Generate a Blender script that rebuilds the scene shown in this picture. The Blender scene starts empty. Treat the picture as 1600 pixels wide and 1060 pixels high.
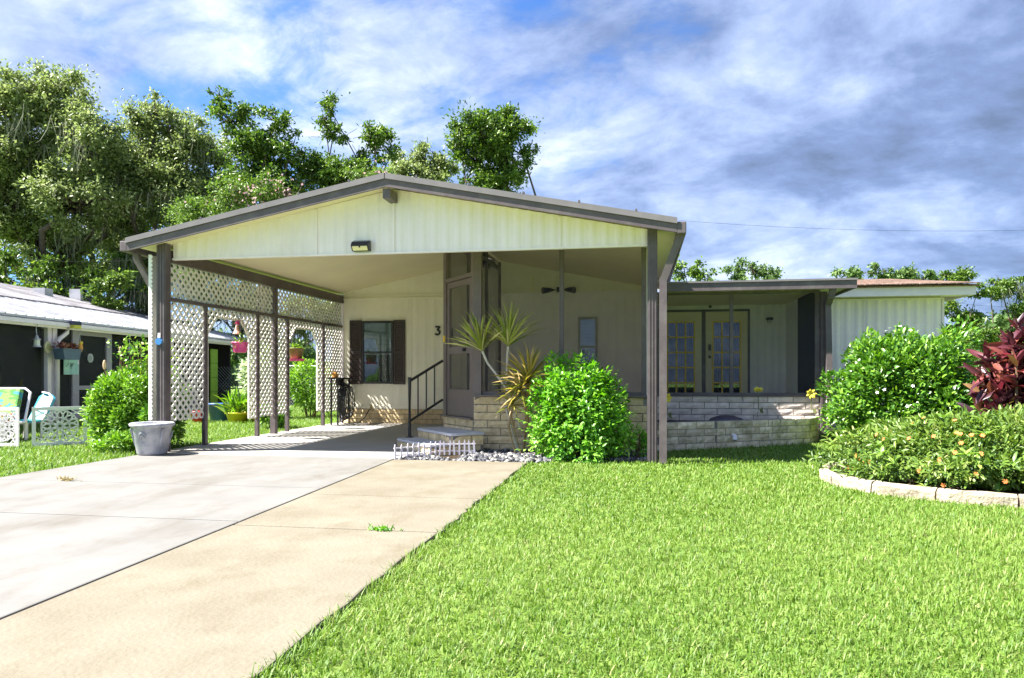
import bpy, bmesh, math, random
import numpy as np
from mathutils import Vector, Matrix, Quaternion
R = math.radians
random.seed(7); rng = np.random.default_rng(7)
SC = bpy.context.scene
COL = SC.collection

# ------------------------------------------------------------------ camera
cam = bpy.data.cameras.new('camera'); camo = bpy.data.objects.new('camera', cam); COL.objects.link(camo)
camo.location = (0, 0, 1.1); camo.rotation_euler = (R(90), 0, math.atan(200/1150))
cam.sensor_fit = 'HORIZONTAL'; cam.sensor_width = 36; cam.lens = 1150/1600*36
cam.shift_y = 55.5/1600; cam.clip_start = .05; cam.clip_end = 2000
SC.camera = camo
# ------------------------------------------------------------------ sun and sky
SUN_EL, SUN_AZ = R(53), R(19)             # azimuth: from the left (-X), swung towards the camera
sunv = Vector((-math.cos(SUN_AZ)*math.cos(SUN_EL), -math.sin(SUN_AZ)*math.cos(SUN_EL), math.sin(SUN_EL)))
sl = bpy.data.lights.new('sun', 'SUN'); sl.energy = 2.0; sl.angle = R(.55); sl.color = (1, .96, .91)
so = bpy.data.objects.new('sun', sl); COL.objects.link(so); so.location = (-20, -5, 30)
so.rotation_euler = (-sunv).to_track_quat('-Z', 'Y').to_euler()
SC.view_settings.view_transform = 'Standard'; SC.view_settings.look = 'None'
SC.view_settings.exposure = 3.35; SC.view_settings.gamma = 1; SC.view_settings.use_curve_mapping = False
SC.render.engine = 'CYCLES'
cy = SC.cycles; cy.max_bounces = 10; cy.diffuse_bounces = 8; cy.glossy_bounces = 3; cy.transmission_bounces = 4
cy.transparent_max_bounces = 12; cy.sample_clamp_indirect = 6; cy.use_denoising = True; cy.use_adaptive_sampling = False
try: cy.denoiser = 'OPENIMAGEDENOISE'
except Exception: pass

def make_world():
    w = bpy.data.worlds.new('World'); SC.world = w; w.use_nodes = True
    nt = w.node_tree; nt.nodes.clear(); N = nt.nodes.new; L = nt.links.new
    def math_(op, a, b=None, clamp=False):
        n = N('ShaderNodeMath'); n.operation = op; n.use_clamp = clamp
        for i, v in enumerate((a, b)):
            if v is None: continue
            if isinstance(v, (int, float)): n.inputs[i].default_value = v
            else: L(v, n.inputs[i])
        return n.outputs[0]
    def ramp(f, pts, ease='EASE'):
        n = N('ShaderNodeValToRGB'); n.color_ramp.interpolation = ease
        e = n.color_ramp.elements
        while len(e) < len(pts): e.new(.5)
        for k, (p, c) in enumerate(pts):
            e[k].position = p; e[k].color = (c, c, c, 1) if isinstance(c, (int, float)) else (*c, 1)
        L(f, n.inputs[0]); return n.outputs[0]
    def noise(v, s, det, rough=.55, dist=0.):
        n = N('ShaderNodeTexNoise'); n.inputs['Scale'].default_value = s; n.inputs['Detail'].default_value = det
        n.inputs['Roughness'].default_value = rough; n.inputs['Distortion'].default_value = dist
        L(v, n.inputs['Vector']); return n.outputs['Fac']
    sky = N('ShaderNodeTexSky'); sky.sky_type = 'NISHITA'; sky.sun_disc = False
    sky.sun_elevation = SUN_EL; sky.sun_rotation = math.atan2(sunv.x, sunv.y) % (2*math.pi)
    sky.air_density = 1.2; sky.dust_density = .6; sky.ozone_density = 2.5
    bg1 = N('ShaderNodeBackground'); bg1.inputs[1].default_value = .05; ti = N('ShaderNodeMix'); ti.data_type = 'RGBA'; ti.blend_type = 'MULTIPLY'; ti.inputs[0].default_value = 1; L(sky.outputs[0], ti.inputs[6]); ti.inputs[7].default_value = (.17, .30, .50, 1); L(ti.outputs[2], bg1.inputs[0])
    tc = N('ShaderNodeTexCoord'); sep = N('ShaderNodeSeparateXYZ'); L(tc.outputs['Generated'], sep.inputs[0])
    x, y, z = sep.outputs
    zz = math_('ADD', math_('MAXIMUM', z, 0.0), .34)
    comb = N('ShaderNodeCombineXYZ'); L(math_('DIVIDE', x, zz), comb.inputs[0]); L(math_('DIVIDE', y, zz), comb.inputs[1])
    mp = N('ShaderNodeMapping'); L(comb.outputs[0], mp.inputs[0])
    mp.inputs['Location'].default_value = (-.5, 14.3, 1.85); mp.inputs['Rotation'].default_value = (0, 0, R(28)); mp.inputs['Scale'].default_value = (.85, 1.0, 1)
    v = mp.outputs[0]
    big = noise(v, .75, 6, .55, .7)           # where there is cloud
    fine = noise(v, 2.3, 11, .6, .25)           # light and dark inside the cloud
    wisp = noise(v, 6.5, 10, .62, .35)
    low = math_('SUBTRACT', 1.0, math_('MULTIPLY', z, 3.2), True)     # the cloud sheet thickens towards the horizon
    cover = ramp(math_('ADD', math_('ADD', math_('ADD', big, math_('MULTIPLY', low, .10)), math_('MULTIPLY', x, .14)), math_('MULTIPLY', math_('SUBTRACT', wisp, .5), .35)), [(.33, 0.1), (.47, 1.0)])
    body = math_('ADD', math_('ADD', math_('MULTIPLY', fine, .7), math_('MULTIPLY', wisp, .3)), math_('MULTIPLY', x, -.10))   # whiter towards the sun's side
    col = ramp(body, [(.34, (.11, .14, .21)), (.43, (.16, .215, .36)), (.50, (.25, .32, .49)), (.565, (.36, .43, .60)), (.63, (.52, .58, .70)), (.72, (.72, .73, .76))], 'LINEAR')
    bg2 = N('ShaderNodeBackground'); bg2.inputs[1].default_value = .195; L(col, bg2.inputs[0])
    mx = N('ShaderNodeMixShader'); L(math_('MULTIPLY', cover, .9), mx.inputs[0]); L(bg1.outputs[0], mx.inputs[1]); L(bg2.outputs[0], mx.inputs[2])
    out = N('ShaderNodeOutputWorld'); L(mx.outputs[0], out.inputs[0])
make_world()

# ------------------------------------------------------------------ materials
MATS = {}
def mat(name, col, rough=.6, spec=.4, var=.12, vs=6., bump=0., bs=60., metal=0., col2=None, rnd=.0, stretch=None, dirt=None, dirt_s=1.2, dst=(1, 1, 1)):
    if name in MATS: return MATS[name]
    m = bpy.data.materials.new(name); m.use_nodes = True; nt = m.node_tree; N = nt.nodes.new; L = nt.links.new
    p = nt.nodes['Principled BSDF']; p.inputs['Roughness'].default_value = rough; p.inputs['Metallic'].default_value = metal
    p.inputs['Specular IOR Level'].default_value = spec
    g = N('ShaderNodeNewGeometry'); v = g.outputs['Position']
    if stretch:
        mp = N('ShaderNodeMapping'); mp.inputs['Scale'].default_value = stretch; L(v, mp.inputs[0]); v = mp.outputs[0]
    n = N('ShaderNodeTexNoise'); n.inputs['Scale'].default_value = vs; n.inputs['Detail'].default_value = 6; n.inputs['Roughness'].default_value = .6; L(v, n.inputs['Vector'])
    rp = N('ShaderNodeValToRGB'); e = rp.color_ramp.elements
    c2 = col2 or col
    e[0].position = .3; e[0].color = (*[c*(1-var) for c in c2], 1); e[1].position = .7; e[1].color = (*[min(1, c*(1+var*.6)) for c in col], 1)
    L(n.outputs['Fac'], rp.inputs[0]); c = rp.outputs[0]
    if dirt:
        n2 = N('ShaderNodeTexNoise'); n2.inputs['Scale'].default_value = dirt_s; n2.inputs['Detail'].default_value = 8; n2.inputs['Roughness'].default_value = .68; m2 = N('ShaderNodeMapping'); m2.inputs['Scale'].default_value = dst; L(g.outputs['Position'], m2.inputs[0]); L(m2.outputs[0], n2.inputs['Vector'])
        r2 = N('ShaderNodeValToRGB'); r2.color_ramp.elements[0].position = .48; r2.color_ramp.elements[0].color = (0, 0, 0, 1); r2.color_ramp.elements[1].position = .72; r2.color_ramp.elements[1].color = (1, 1, 1, 1)
        L(n2.outputs['Fac'], r2.inputs[0]); mm = N('ShaderNodeMix'); mm.data_type = 'RGBA'
        L(r2.outputs[0], mm.inputs[0]); L(c, mm.inputs[6]); mm.inputs[7].default_value = (*dirt, 1); c = mm.outputs[2]
    if rnd:
        oi = N('ShaderNodeObjectInfo'); hs = N('ShaderNodeHueSaturation'); mr = N('ShaderNodeMapRange')
        mr.inputs['To Min'].default_value = 1-rnd; mr.inputs['To Max'].default_value = 1+rnd*.6
        L(oi.outputs['Random'], mr.inputs[0]); L(mr.outputs[0], hs.inputs['Value']); L(c, hs.inputs['Color']); c = hs.outputs[0]
    L(c, p.inputs['Base Color'])
    if bump:
        n3 = N('ShaderNodeTexNoise'); n3.inputs['Scale'].default_value = bs; n3.inputs['Detail'].default_value = 5; L(g.outputs['Position'], n3.inputs['Vector'])
        b = N('ShaderNodeBump'); b.inputs['Strength'].default_value = bump; b.inputs['Distance'].default_value = .02; L(n3.outputs['Fac'], b.inputs['Height']); L(b.outputs[0], p.inputs['Normal'])
    MATS[name] = m; return m
def leafmat(name, stops, rough=.45, spec=.4, trans=.3, per='attr'):
    if name in MATS: return MATS[name]
    m = bpy.data.materials.new(name); m.use_nodes = True; nt = m.node_tree; N = nt.nodes.new; L = nt.links.new
    p = nt.nodes['Principled BSDF']; p.inputs['Roughness'].default_value = rough; p.inputs['Specular IOR Level'].default_value = spec
    if per == 'attr':
        a = N('ShaderNodeAttribute'); a.attribute_name = 'rnd'; f = a.outputs['Fac']
    else:
        a = N('ShaderNodeObjectInfo'); f = a.outputs['Random']
    rp = N('ShaderNodeValToRGB'); e = rp.color_ramp.elements
    while len(e) < len(stops): e.new(.5)
    for k, (q, c) in enumerate(stops): e[k].position = q; e[k].color = (*c, 1)
    L(f, rp.inputs[0]); L(rp.outputs[0], p.inputs['Base Color'])
    t = N('ShaderNodeBsdfTranslucent'); hs = N('ShaderNodeHueSaturation'); hs.inputs['Value'].default_value = 1.25; hs.inputs['Saturation'].default_value = 1.1
    L(rp.outputs[0], hs.inputs['Color']); L(hs.outputs[0], t.inputs[0])
    mx = N('ShaderNodeMixShader'); mx.inputs[0].default_value = trans; L(p.outputs[0], mx.inputs[1]); L(t.outputs[0], mx.inputs[2])
    L(mx.outputs[0], nt.nodes['Material Output'].inputs[0])
    MATS[name] = m; return m
def screenmat(name, opacity, col):
    m = bpy.data.materials.new(name); m.use_nodes = True; nt = m.node_tree; N = nt.nodes.new; L = nt.links.new
    p = nt.nodes['Principled BSDF']; p.inputs['Base Color'].default_value = (*col, 1); p.inputs['Roughness'].default_value = .7
    t = N('ShaderNodeBsdfTransparent'); mx = N('ShaderNodeMixShader'); mx.inputs[0].default_value = opacity
    L(t.outputs[0], mx.inputs[1]); L(p.outputs[0], mx.inputs[2]); L(mx.outputs[0], nt.nodes['Material Output'].inputs[0])
    MATS[name] = m; return m
def glassmat(name, tint=(.75, .82, .85), opacity=.25):
    m = bpy.data.materials.new(name); m.use_nodes = True; nt = m.node_tree; N = nt.nodes.new; L = nt.links.new
    g = N('ShaderNodeBsdfGlossy'); g.inputs['Roughness'].default_value = .02; t = N('ShaderNodeBsdfTransparent'); t.inputs[0].default_value = (*tint, 1)
    fr = N('ShaderNodeFresnel'); fr.inputs[0].default_value = 1.5
    ad = N('ShaderNodeMath'); ad.operation = 'ADD'; L(fr.outputs[0], ad.inputs[0]); ad.inputs[1].default_value = opacity; ad.use_clamp = True
    mx = N('ShaderNodeMixShader'); L(ad.outputs[0], mx.inputs[0]); L(t.outputs[0], mx.inputs[1]); L(g.outputs[0], mx.inputs[2])
    L(mx.outputs[0], nt.nodes['Material Output'].inputs[0]); MATS[name] = m; return m

TRIM = mat('brown_trim_paint', (.12, .095, .10), .45, .4, .16, 9, dirt=(.17, .145, .14), dirt_s=3.5)
TAUPE = mat('taupe_door_paint', (.16, .125, .115), .45, .4, .1, 9)
CREAM = mat('cream_siding_paint', (.86, .81, .66), .5, .35, .06, 2.2, dirt=(.70, .66, .54), dirt_s=1.1)
GABLEP = mat('white_gable_paint', (.91, .82, .80), .42, .4, .05, 2.2, dirt=(.84, .75, .70), dirt_s=1.6)
CEIL = mat('cream_ceiling_paint', (.82, .74, .48), .6, .3, .06, 1.6)
GREY_SIDE = mat('pale_grey_siding_paint', (.86, .80, .79), .5, .35, .08, 2.0)
WHITE = mat('white_paint', (.84, .77, .80), .45, .4, .07, 5)
LATT = mat('white_lattice_vinyl', (.87, .84, .77), .5, .4, .08, 5)
ROOFM = mat('brown_roof_metal', (.17, .15, .145), .4, .5, .2, 3)
BRICK_T = mat('tan_rock_brick', (.80, .63, .37), .85, .2, .2, 9, .5, 55, col2=(.70, .53, .29), rnd=.2)
BRICK_W = mat('pale_rock_brick', (.83, .71, .61), .85, .2, .14, 9, .5, 55, col2=(.73, .62, .52), rnd=.16)
BRICK_M = mat('mossy_rock_brick', (.85, .70, .52), .88, .2, .24, 7, .6, 55, col2=(.66, .54, .36), rnd=.22, dirt=(.34, .31, .15), dirt_s=4)
MORTAR = mat('grey_mortar', (.24, .22, .21), .9, .2, .2, 30)
TREAD = mat('grey_step_concrete', (.56, .55, .56), .75, .3, .12, 14, .25, 90)
CONC_L = mat('pale_driveway_concrete', (.178, .172, .156), .8, .25, .13, 1.7, .12, 130, dirt=(.128, .115, .095), dirt_s=1.3, dst=(1.5, .7, 1))
CONC_R = mat('tan_driveway_concrete', (.185, .166, .122), .82, .25, .16, 1.4, .3, 40, col2=(.185, .16, .112), dirt=(.145, .122, .08), dirt_s=2.4, dst=(1.2, .8, 1))
CONC_C = mat('grey_carport_concrete', (.37, .35, .315), .78, .25, .1, 1.7, .12, 130)
SOIL = mat('lawn_soil', (.15, .21, .045), .95, .1, .4, 14, col2=(.10, .16, .03))
LAWNFAR = mat('far_lawn', (.17, .27, .045), .95, .1, .3, 1.2, .6, 30, col2=(.12, .22, .03))
BLACK = mat('black_metal', (.022, .02, .022), .4, .5, .1, 9)
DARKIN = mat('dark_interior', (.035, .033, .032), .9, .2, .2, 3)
SHINGLE = mat('grey_shingle', (.23, .22, .23), .9, .2, .45, 16, .8, 25, col2=(.16, .15, .16))
BRSHINGLE = mat('brown_shingle', (.30, .20, .15), .9, .2, .4, 18, .6, 30, col2=(.20, .14, .105), rnd=.25)
YELLOWM = mat('yellowed_muntin', (.86, .60, .07), .5, .4, .1, 8)
DOORW = mat('offwhite_door_paint', (.74, .65, .42), .5, .4, .05, 5)
SCREEN = screenmat('insect_screen', .06, (.12, .11, .15)); SCREEN2 = screenmat('dark_insect_screen', .5, (.025, .027, .03))
SCREEND = screenmat('door_insect_screen', .12, (.13, .115, .10))
GLASS = glassmat('window_glass', (.8, .86, .88), .03)
BARK = mat('oak_bark', (.13, .105, .085), .95, .1, .4, 7, .8, 25)
STEMM = mat('shrub_stem', (.17, .12, .07), .9, .1, .3, 12)

# ------------------------------------------------------------------ builders
WL = {}
def link(name, me, parent=None, m=None):
    o = bpy.data.objects.new(name, me); COL.objects.link(o)
    if parent is not None: o.parent = parent; WL[o] = WL[parent]
    else: WL[o] = Vector((0, 0, 0))
    return o
def tag(o, label=None, cat=None, group=None, kind=None):
    if label: o['label'] = label
    if cat: o['category'] = cat
    if group: o['group'] = group
    if kind: o['kind'] = kind
    return o
def thing(name, label, cat, loc, group=None):
    o = bpy.data.objects.new(name, None); COL.objects.link(o); o.location = loc; o.empty_display_size = .2
    WL[o] = Vector(loc); return tag(o, label, cat, group)
def basis(d, up=(0, 0, 1)):
    d = Vector(d).normalized(); u = Vector(up)
    if abs(d.dot(u)) > .98: u = Vector((1, 0, 0))
    s = d.cross(u).normalized(); u = s.cross(d).normalized()
    return d, s, u
class MB:
    def __init__(s): s.v = []; s.f = []
    def add(s, vs, fs):
        b = len(s.v); s.v += [tuple(p) for p in vs]; s.f += [tuple(i+b for i in f) for f in fs]; return s
    def box(s, x0, x1, y0, y1, z0, z1):
        return s.add([(x0,y0,z0),(x1,y0,z0),(x1,y1,z0),(x0,y1,z0),(x0,y0,z1),(x1,y0,z1),(x1,y1,z1),(x0,y1,z1)],
                     [(0,3,2,1),(4,5,6,7),(0,1,5,4),(1,2,6,5),(2,3,7,6),(3,0,4,7)])
    def obox(s, c, ax, ay, az):      # centre and three half-axes
        c, ax, ay, az = map(Vector, (c, ax, ay, az))
        return s.add([c+ax*i+ay*j+az*k for k in (-1,1) for (i,j) in ((-1,-1),(1,-1),(1,1),(-1,1))],
                     [(0,3,2,1),(4,5,6,7),(0,1,5,4),(1,2,6,5),(2,3,7,6),(3,0,4,7)])
    def beam(s, p0, p1, w, h, up=(0, 0, 1)):   # w across, h along up
        p0, p1 = Vector(p0), Vector(p1); d, sd, u = basis(p1-p0, up)
        return s.obox((p0+p1)/2, (p1-p0)/2, sd*w/2, u*h/2)
    def tube(s, pts, r, n=8, cap=True):
        pts = [Vector(p) for p in pts]; k = len(pts); rs = r if hasattr(r, '__len__') else [r]*k
        b = len(s.v); prev = None
        for i, p in enumerate(pts):
            d = (pts[min(i+1, k-1)]-pts[max(i-1, 0)])
            d = d.normalized() if d.length > 1e-9 else Vector((0, 0, 1))
            if prev is None: _, a, c = basis(d)
            else:
                a = (prev-d*prev.dot(d)); a = a.normalized() if a.length > 1e-6 else basis(d)[1]; c = d.cross(a)
            prev = a
            for j in range(n):
                t = 2*math.pi*j/n; s.v.append(tuple(p+(a*math.cos(t)+c*math.sin(t))*rs[i]))
        for i in range(k-1):
            for j in range(n):
                s.f.append((b+i*n+j, b+i*n+(j+1) % n, b+(i+1)*n+(j+1) % n, b+(i+1)*n+j))
        if cap: s.f.append(tuple(b+j for j in reversed(range(n)))); s.f.append(tuple(b+(k-1)*n+j for j in range(n)))
        return s
    def lathe(s, prof, c=(0, 0, 0), n=24, sq=(1, 1)):
        b = len(s.v); c = Vector(c)
        for r, z in prof:
            for j in range(n):
                t = 2*math.pi*j/n; s.v.append((c.x+r*math.cos(t)*sq[0], c.y+r*math.sin(t)*sq[1], c.z+z))
        for i in range(len(prof)-1):
            for j in range(n): s.f.append((b+i*n+j, b+i*n+(j+1) % n, b+(i+1)*n+(j+1) % n, b+(i+1)*n+j))
        return s
    def prism(s, poly, ex):          # polygon of 3D points, extruded by ex
        ex = Vector(ex); poly = [Vector(p) for p in poly]; n = len(poly)
        return s.add(poly+[p+ex for p in poly], [tuple(reversed(range(n))), tuple(range(n, 2*n))]+[(i, (i+1) % n, n+(i+1) % n, n+i) for i in range(n)])
    def ball(s, c, r, n=8, sz=1., m=5):
        prof = [(max(1e-4, r*math.sin(math.pi*i/m)), -r*sz*math.cos(math.pi*i/m)) for i in range(m+1)]
        return s.lathe(prof, c, n)
    def build(s, name, m, parent=None, smooth=False, bevel=0):
        off = WL[parent] if parent is not None else Vector((0, 0, 0))
        me = bpy.data.meshes.new(name); me.from_pydata([(x-off.x, y-off.y, z-off.z) for x, y, z in s.v], [], s.f)
        bm = bmesh.new(); bm.from_mesh(me); bmesh.ops.recalc_face_normals(bm, faces=bm.faces)
        if bevel: bmesh.ops.bevel(bm, geom=[e for e in bm.edges if len(e.link_faces) == 2 and e.calc_face_angle(0) > .6], offset=bevel, segments=2, affect='EDGES', profile=.6)
        bm.to_mesh(me); bm.free()
        if smooth: me.shade_smooth()
        me.materials.append(m); return link(name, me, parent)
def place(name, me, parent, M):       # a piece sharing mesh data; M is its world matrix
    o = bpy.data.objects.new(name, me); COL.objects.link(o); o.parent = parent; WL[o] = WL[parent]
    o.matrix_local = Matrix.Translation(-WL[parent]) @ M
    return o
def solid(o, t):
    md = o.modifiers.new('thickness', 'SOLIDIFY'); md.thickness = t; md.offset = -1; return o

# leaves: many copies of one small template leaf in a single mesh
T_LEAF = (np.array([(0,0,0),(.34,.5,.06),(.34,-.5,.06),(.74,.36,.02),(.74,-.36,.02),(1,0,-.12),(.36,0,0),(.74,0,-.03)]),
          [(0,6,1),(0,2,6),(6,7,3,1),(2,4,7,6),(7,5,3),(4,5,7)])
T_SIMPLE = (np.array([(0,0,0),(.5,.5,.10),(1,0,-.05),(.5,-.5,.10)]), [(0,2,1),(0,3,2)])
T_BLADE = (np.array([(0,.5,0),(0,-.5,0),(.4,.46,.09),(.4,-.46,.09),(.78,.3,.06),(.78,-.3,.06),(1,0,-.05)]),
           [(0,1,3,2),(2,3,5,4),(4,5,6)])
def norm(a): return a/np.maximum(np.linalg.norm(a, axis=1, keepdims=True), 1e-9)
def leafmesh(name, pos, d, n, Ln, W, tmpl, m, parent=None, rnd=None, kind=None):
    tv, tf = tmpl; N = len(pos); k = len(tv)
    d = norm(d); s = norm(np.cross(n, d)); u = np.cross(d, s)
    Ln = np.broadcast_to(Ln, N)[:, None, None]; W = np.broadcast_to(W, N)[:, None, None]
    P = pos[:, None, :] + Ln*(tv[None, :, 0:1]*d[:, None, :] + tv[None, :, 2:3]*u[:, None, :]) + W*tv[None, :, 1:2]*s[:, None, :]
    P = P.reshape(-1, 3)
    if parent is not None: P = P-np.array(WL[parent])
    li = np.concatenate([np.array(f) for f in tf]); nl = len(li); lt = np.array([len(f) for f in tf])
    allv = (li[None, :]+(np.arange(N)*k)[:, None]).ravel(); tot = np.tile(lt, N); st = np.concatenate(([0], np.cumsum(tot)[:-1]))
    me = bpy.data.meshes.new(name); me.vertices.add(N*k); me.vertices.foreach_set('co', P.astype(np.float32).ravel())
    me.loops.add(len(allv)); me.loops.foreach_set('vertex_index', allv.astype(np.int32))
    me.polygons.add(len(tot)); me.polygons.foreach_set('loop_start', st.astype(np.int32)); me.polygons.foreach_set('loop_total', tot.astype(np.int32))
    me.update(calc_edges=True)
    at = me.attributes.new('rnd', 'FLOAT', 'POINT')
    rv = np.repeat((rng.random(N) if rnd is None else rnd), k); at.data.foreach_set('value', rv.astype(np.float32))
    me.materials.append(m); o = link(name, me, parent)
    if kind: o['kind'] = kind
    return o
def unit(n):
    v = rng.normal(size=(n, 3)); return norm(v)
def leaf_piece(name, m, tmpl=T_LEAF, n=1):       # unit leaf meshes for single leaves
    out = []
    for i in range(n):
        me = bpy.data.meshes.new(name); tv = tmpl[0].copy(); tv[:, 2] += (rng.random(len(tv))-.5)*.05
        me.from_pydata([tuple(p) for p in tv], [], tmpl[1]); me.materials.append(m); me.shade_smooth(); out.append(me)
    return out
def leaf_matrix(p, d, L, W, up=(0, 0, 1), roll=0):
    d, s, u = basis(d, up); q = Matrix.Rotation(roll, 3, d); s = q @ (-s); u = q @ u
    return Matrix(((d.x*L, s.x*W, u.x*L, p[0]), (d.y*L, s.y*W, u.y*L, p[1]), (d.z*L, s.z*W, u.z*L, p[2]), (0, 0, 0, 1)))

# ------------------------------------------------------------------ ground
gm = MB(); gm.add([(-300,-60,-.06),(400,-60,-.06),(400,500,-.06),(-300,500,-.06)], [(0,1,2,3)])
tag(gm.build('ground', LAWNFAR), kind='structure')
def XJ(y): return -2.70-.05*y
lm = MB(); lm.add([(-1.39,1.2,-.03),(30,1.2,-.03),(30,34,-.03),(-1.39,34,-.03)], [(0,1,2,3)])
tag(lm.build('lawn', SOIL), kind='structure')
lm = MB(); lm.add([(-40,4,-.03),(-6.79,4,-.03),(-6.79,34,-.03),(-40,34,-.03)], [(0,1,2,3)])
tag(lm.build('side_lawn', SOIL), kind='structure')

drive = thing('driveway', None, None, (-4, 6, 0)); drive['kind'] = 'structure'
def slab(poly, m, z=0., bev=.012):
    b = MB(); b.prism([(x, y, z-.12) for x, y in poly], (0, 0, .12)); return b.build('slab', m, drive, bevel=bev)
g = .009
def wob(a, b, n=14, amp=.02):         # a slightly uneven edge from a to b
    return [(a[0]+(b[0]-a[0])*i/n+(random.uniform(-amp, amp) if 0 < i < n else 0), a[1]+(b[1]-a[1])*i/n) for i in range(n+1)]
yl = (1.2, 5.10, 6.72, 9.28); yr = (1.2, 4.97, 6.38, 9.14)
for i in range(3):
    y0, y1 = yl[i]+g, yl[i+1]-g
    slab([(-6.76, y0), (XJ(y0)-g, y0), (XJ(y1)-g, y1), (-6.78, y1)], CONC_L)
    y0, y1 = yr[i]+g, yr[i+1]-g
    slab([(XJ(y0)+g, y0), (-1.38, y0)]+wob((-1.38, y0), (-1.39, y1))[1:-1]+[(-1.39, y1), (XJ(y1)+g, y1)], CONC_R)
slab([(-6.82, 9.28+g), (-3.17, 9.28+g), (-2.7, 10.6), (-2.9, 15.88), (-6.86, 15.88)], CONC_C)
b = MB(); b.box(-6.8, -1.37, 1.2, 9.3, -.12, -.05); b.build('joint_filler', mat('joint_dirt', (.05, .045, .04), .95, .1, .3, 20), drive)

# ------------------------------------------------------------------ bricks
def brick_meshes(m, n=4):
    out = []
    for i in range(n):
        bm = MB(); nx, nz = 5, 3; vs = []
        for k in range(nz):
            for j in range(nx):
                edge = j in (0, nx-1) or k in (0, nz-1)
                vs.append((j/(nx-1)-.5+(random.uniform(-.012, .012) if not edge else 0), (random.uniform(-.004, .002) if edge else random.uniform(-.016, -.004)), k/(nz-1)-.5))
        fs = [(k*nx+j, k*nx+j+1, (k+1)*nx+j+1, (k+1)*nx+j) for k in range(nz-1) for j in range(nx-1)]
        bm.add(vs, fs)
        bm.add([(-.5,.0,-.5),(.5,.0,-.5),(.5,.0,.5),(-.5,.0,.5),(-.5,.06,-.5),(.5,.06,-.5),(.5,.06,.5),(-.5,.06,.5)], [(0,4,5,1),(1,5,6,2),(2,6,7,3),(3,7,4,0)])
        me = bpy.data.meshes.new('brick'); me.from_pydata(bm.v, [], bm.f); me.materials.append(m); out.append(me)
    return out
BM = {id(m): brick_meshes(m) for m in (BRICK_T, BRICK_W, BRICK_M)}
def brick_wall(parent, name, a, b, z0, courses, ch, bl, m, thick=.2, joint=.011, top=None, start=0., ends=0):
    """a->b along the face seen from outside with the outer side on the right hand of a->b"""
    a, b = Vector((a[0], a[1], 0)), Vector((b[0], b[1], 0)); d = (b-a); Lg = d.length; d.normalize(); out = Vector((d.y, -d.x, 0))
    core = MB(); z1 = z0+courses*ch
    core.prism([a-out*.016+Vector((0,0,z0)), b-out*.016+Vector((0,0,z0)), b-out*thick+Vector((0,0,z0)), a-out*thick+Vector((0,0,z0))], (0, 0, z1-z0-.004))
    w = core.build(name, MORTAR, parent) if parent is not None else None
    for c in range(courses):
        x = -bl*((start+.5*c+random.uniform(-.04, .04)) % 1)
        while x < Lg-1e-3:
            L = bl*random.uniform(.97, 1.03); x0, x1 = max(0, x), min(Lg, x+L); x += L
            if x1-x0 < .05: continue
            w_, h_ = x1-x0-joint, ch-joint
            p = a+d*((x0+x1)/2)+Vector((0, 0, z0+ch*(c+.5)))-out*random.uniform(0, .004)
            M = Matrix(((d.x*w_, -out.x, 0, p.x), (d.y*w_, -out.y, 0, p.y), (0, 0, h_, p.z), (0, 0, 0, 1)))
            place('brick', random.choice(BM[id(m)]), w, M)
    return w

# ------------------------------------------------------------------ the house
house = thing('mobile_home', 'cream mobile home with brown gabled carport roof and screened porch', 'house', (-3, 14, 0))
def siding(name, a, b, z0, z1, m, parent, pitch=.145, dep=.011, ztop=None, thick=.03):
    """corrugated sheet; outer side on the right hand of a->b"""
    a, b = Vector((a[0], a[1], 0)), Vector((b[0], b[1], 0)); d = b-a; Lg = d.length; d.normalize(); out = Vector((d.y, -d.x, 0))
    ss = []; n = max(1, round(Lg/pitch)); pt = Lg/n
    for i in range(n):
        for q, o in ((0, 0), (.18, 0), (.36, .75), (.5, 1), (.64, .75), (.82, 0)): ss.append(((i+q)*pt, o*dep))
    ss.append((Lg, 0)); bm = MB(); vs = []
    for s, o in ss:
        p = a+d*s+out*o; zt = ztop(p.x) if ztop else z1
        vs += [(p.x, p.y, z0), (p.x, p.y, zt)]
    k = len(ss)
    for s in (0, Lg):
        p = a+d*s-out*thick; zt = ztop(p.x) if ztop else z1; vs += [(p.x, p.y, z0), (p.x, p.y, zt)]
    fs = [(2*i, 2*i+2, 2*i+3, 2*i+1) for i in range(k-1)]
    A, B = 2*k, 2*k+2
    fs += [(A, A+1, B+1, B), (A, 0, 1, A+1), (B, B+1, 2*k-1, 2*k-2), tuple([A]+[B]+[2*i for i in reversed(range(k))]), tuple([A+1]+[2*i+1 for i in range(k)]+[B+1])]
    bm.add(vs, fs); return bm.build(name, m, parent)
XL, XR, XRG = -7.10, .45, -3.30      # carport roof eaves and ridge
ZE, ZR = 3.0, 3.73
def zroof(x): return ZE+(ZR-ZE)*(1-abs(x-XRG)/((XR-XL)/2))
YF, YB = 9.25, 16.4
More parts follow.
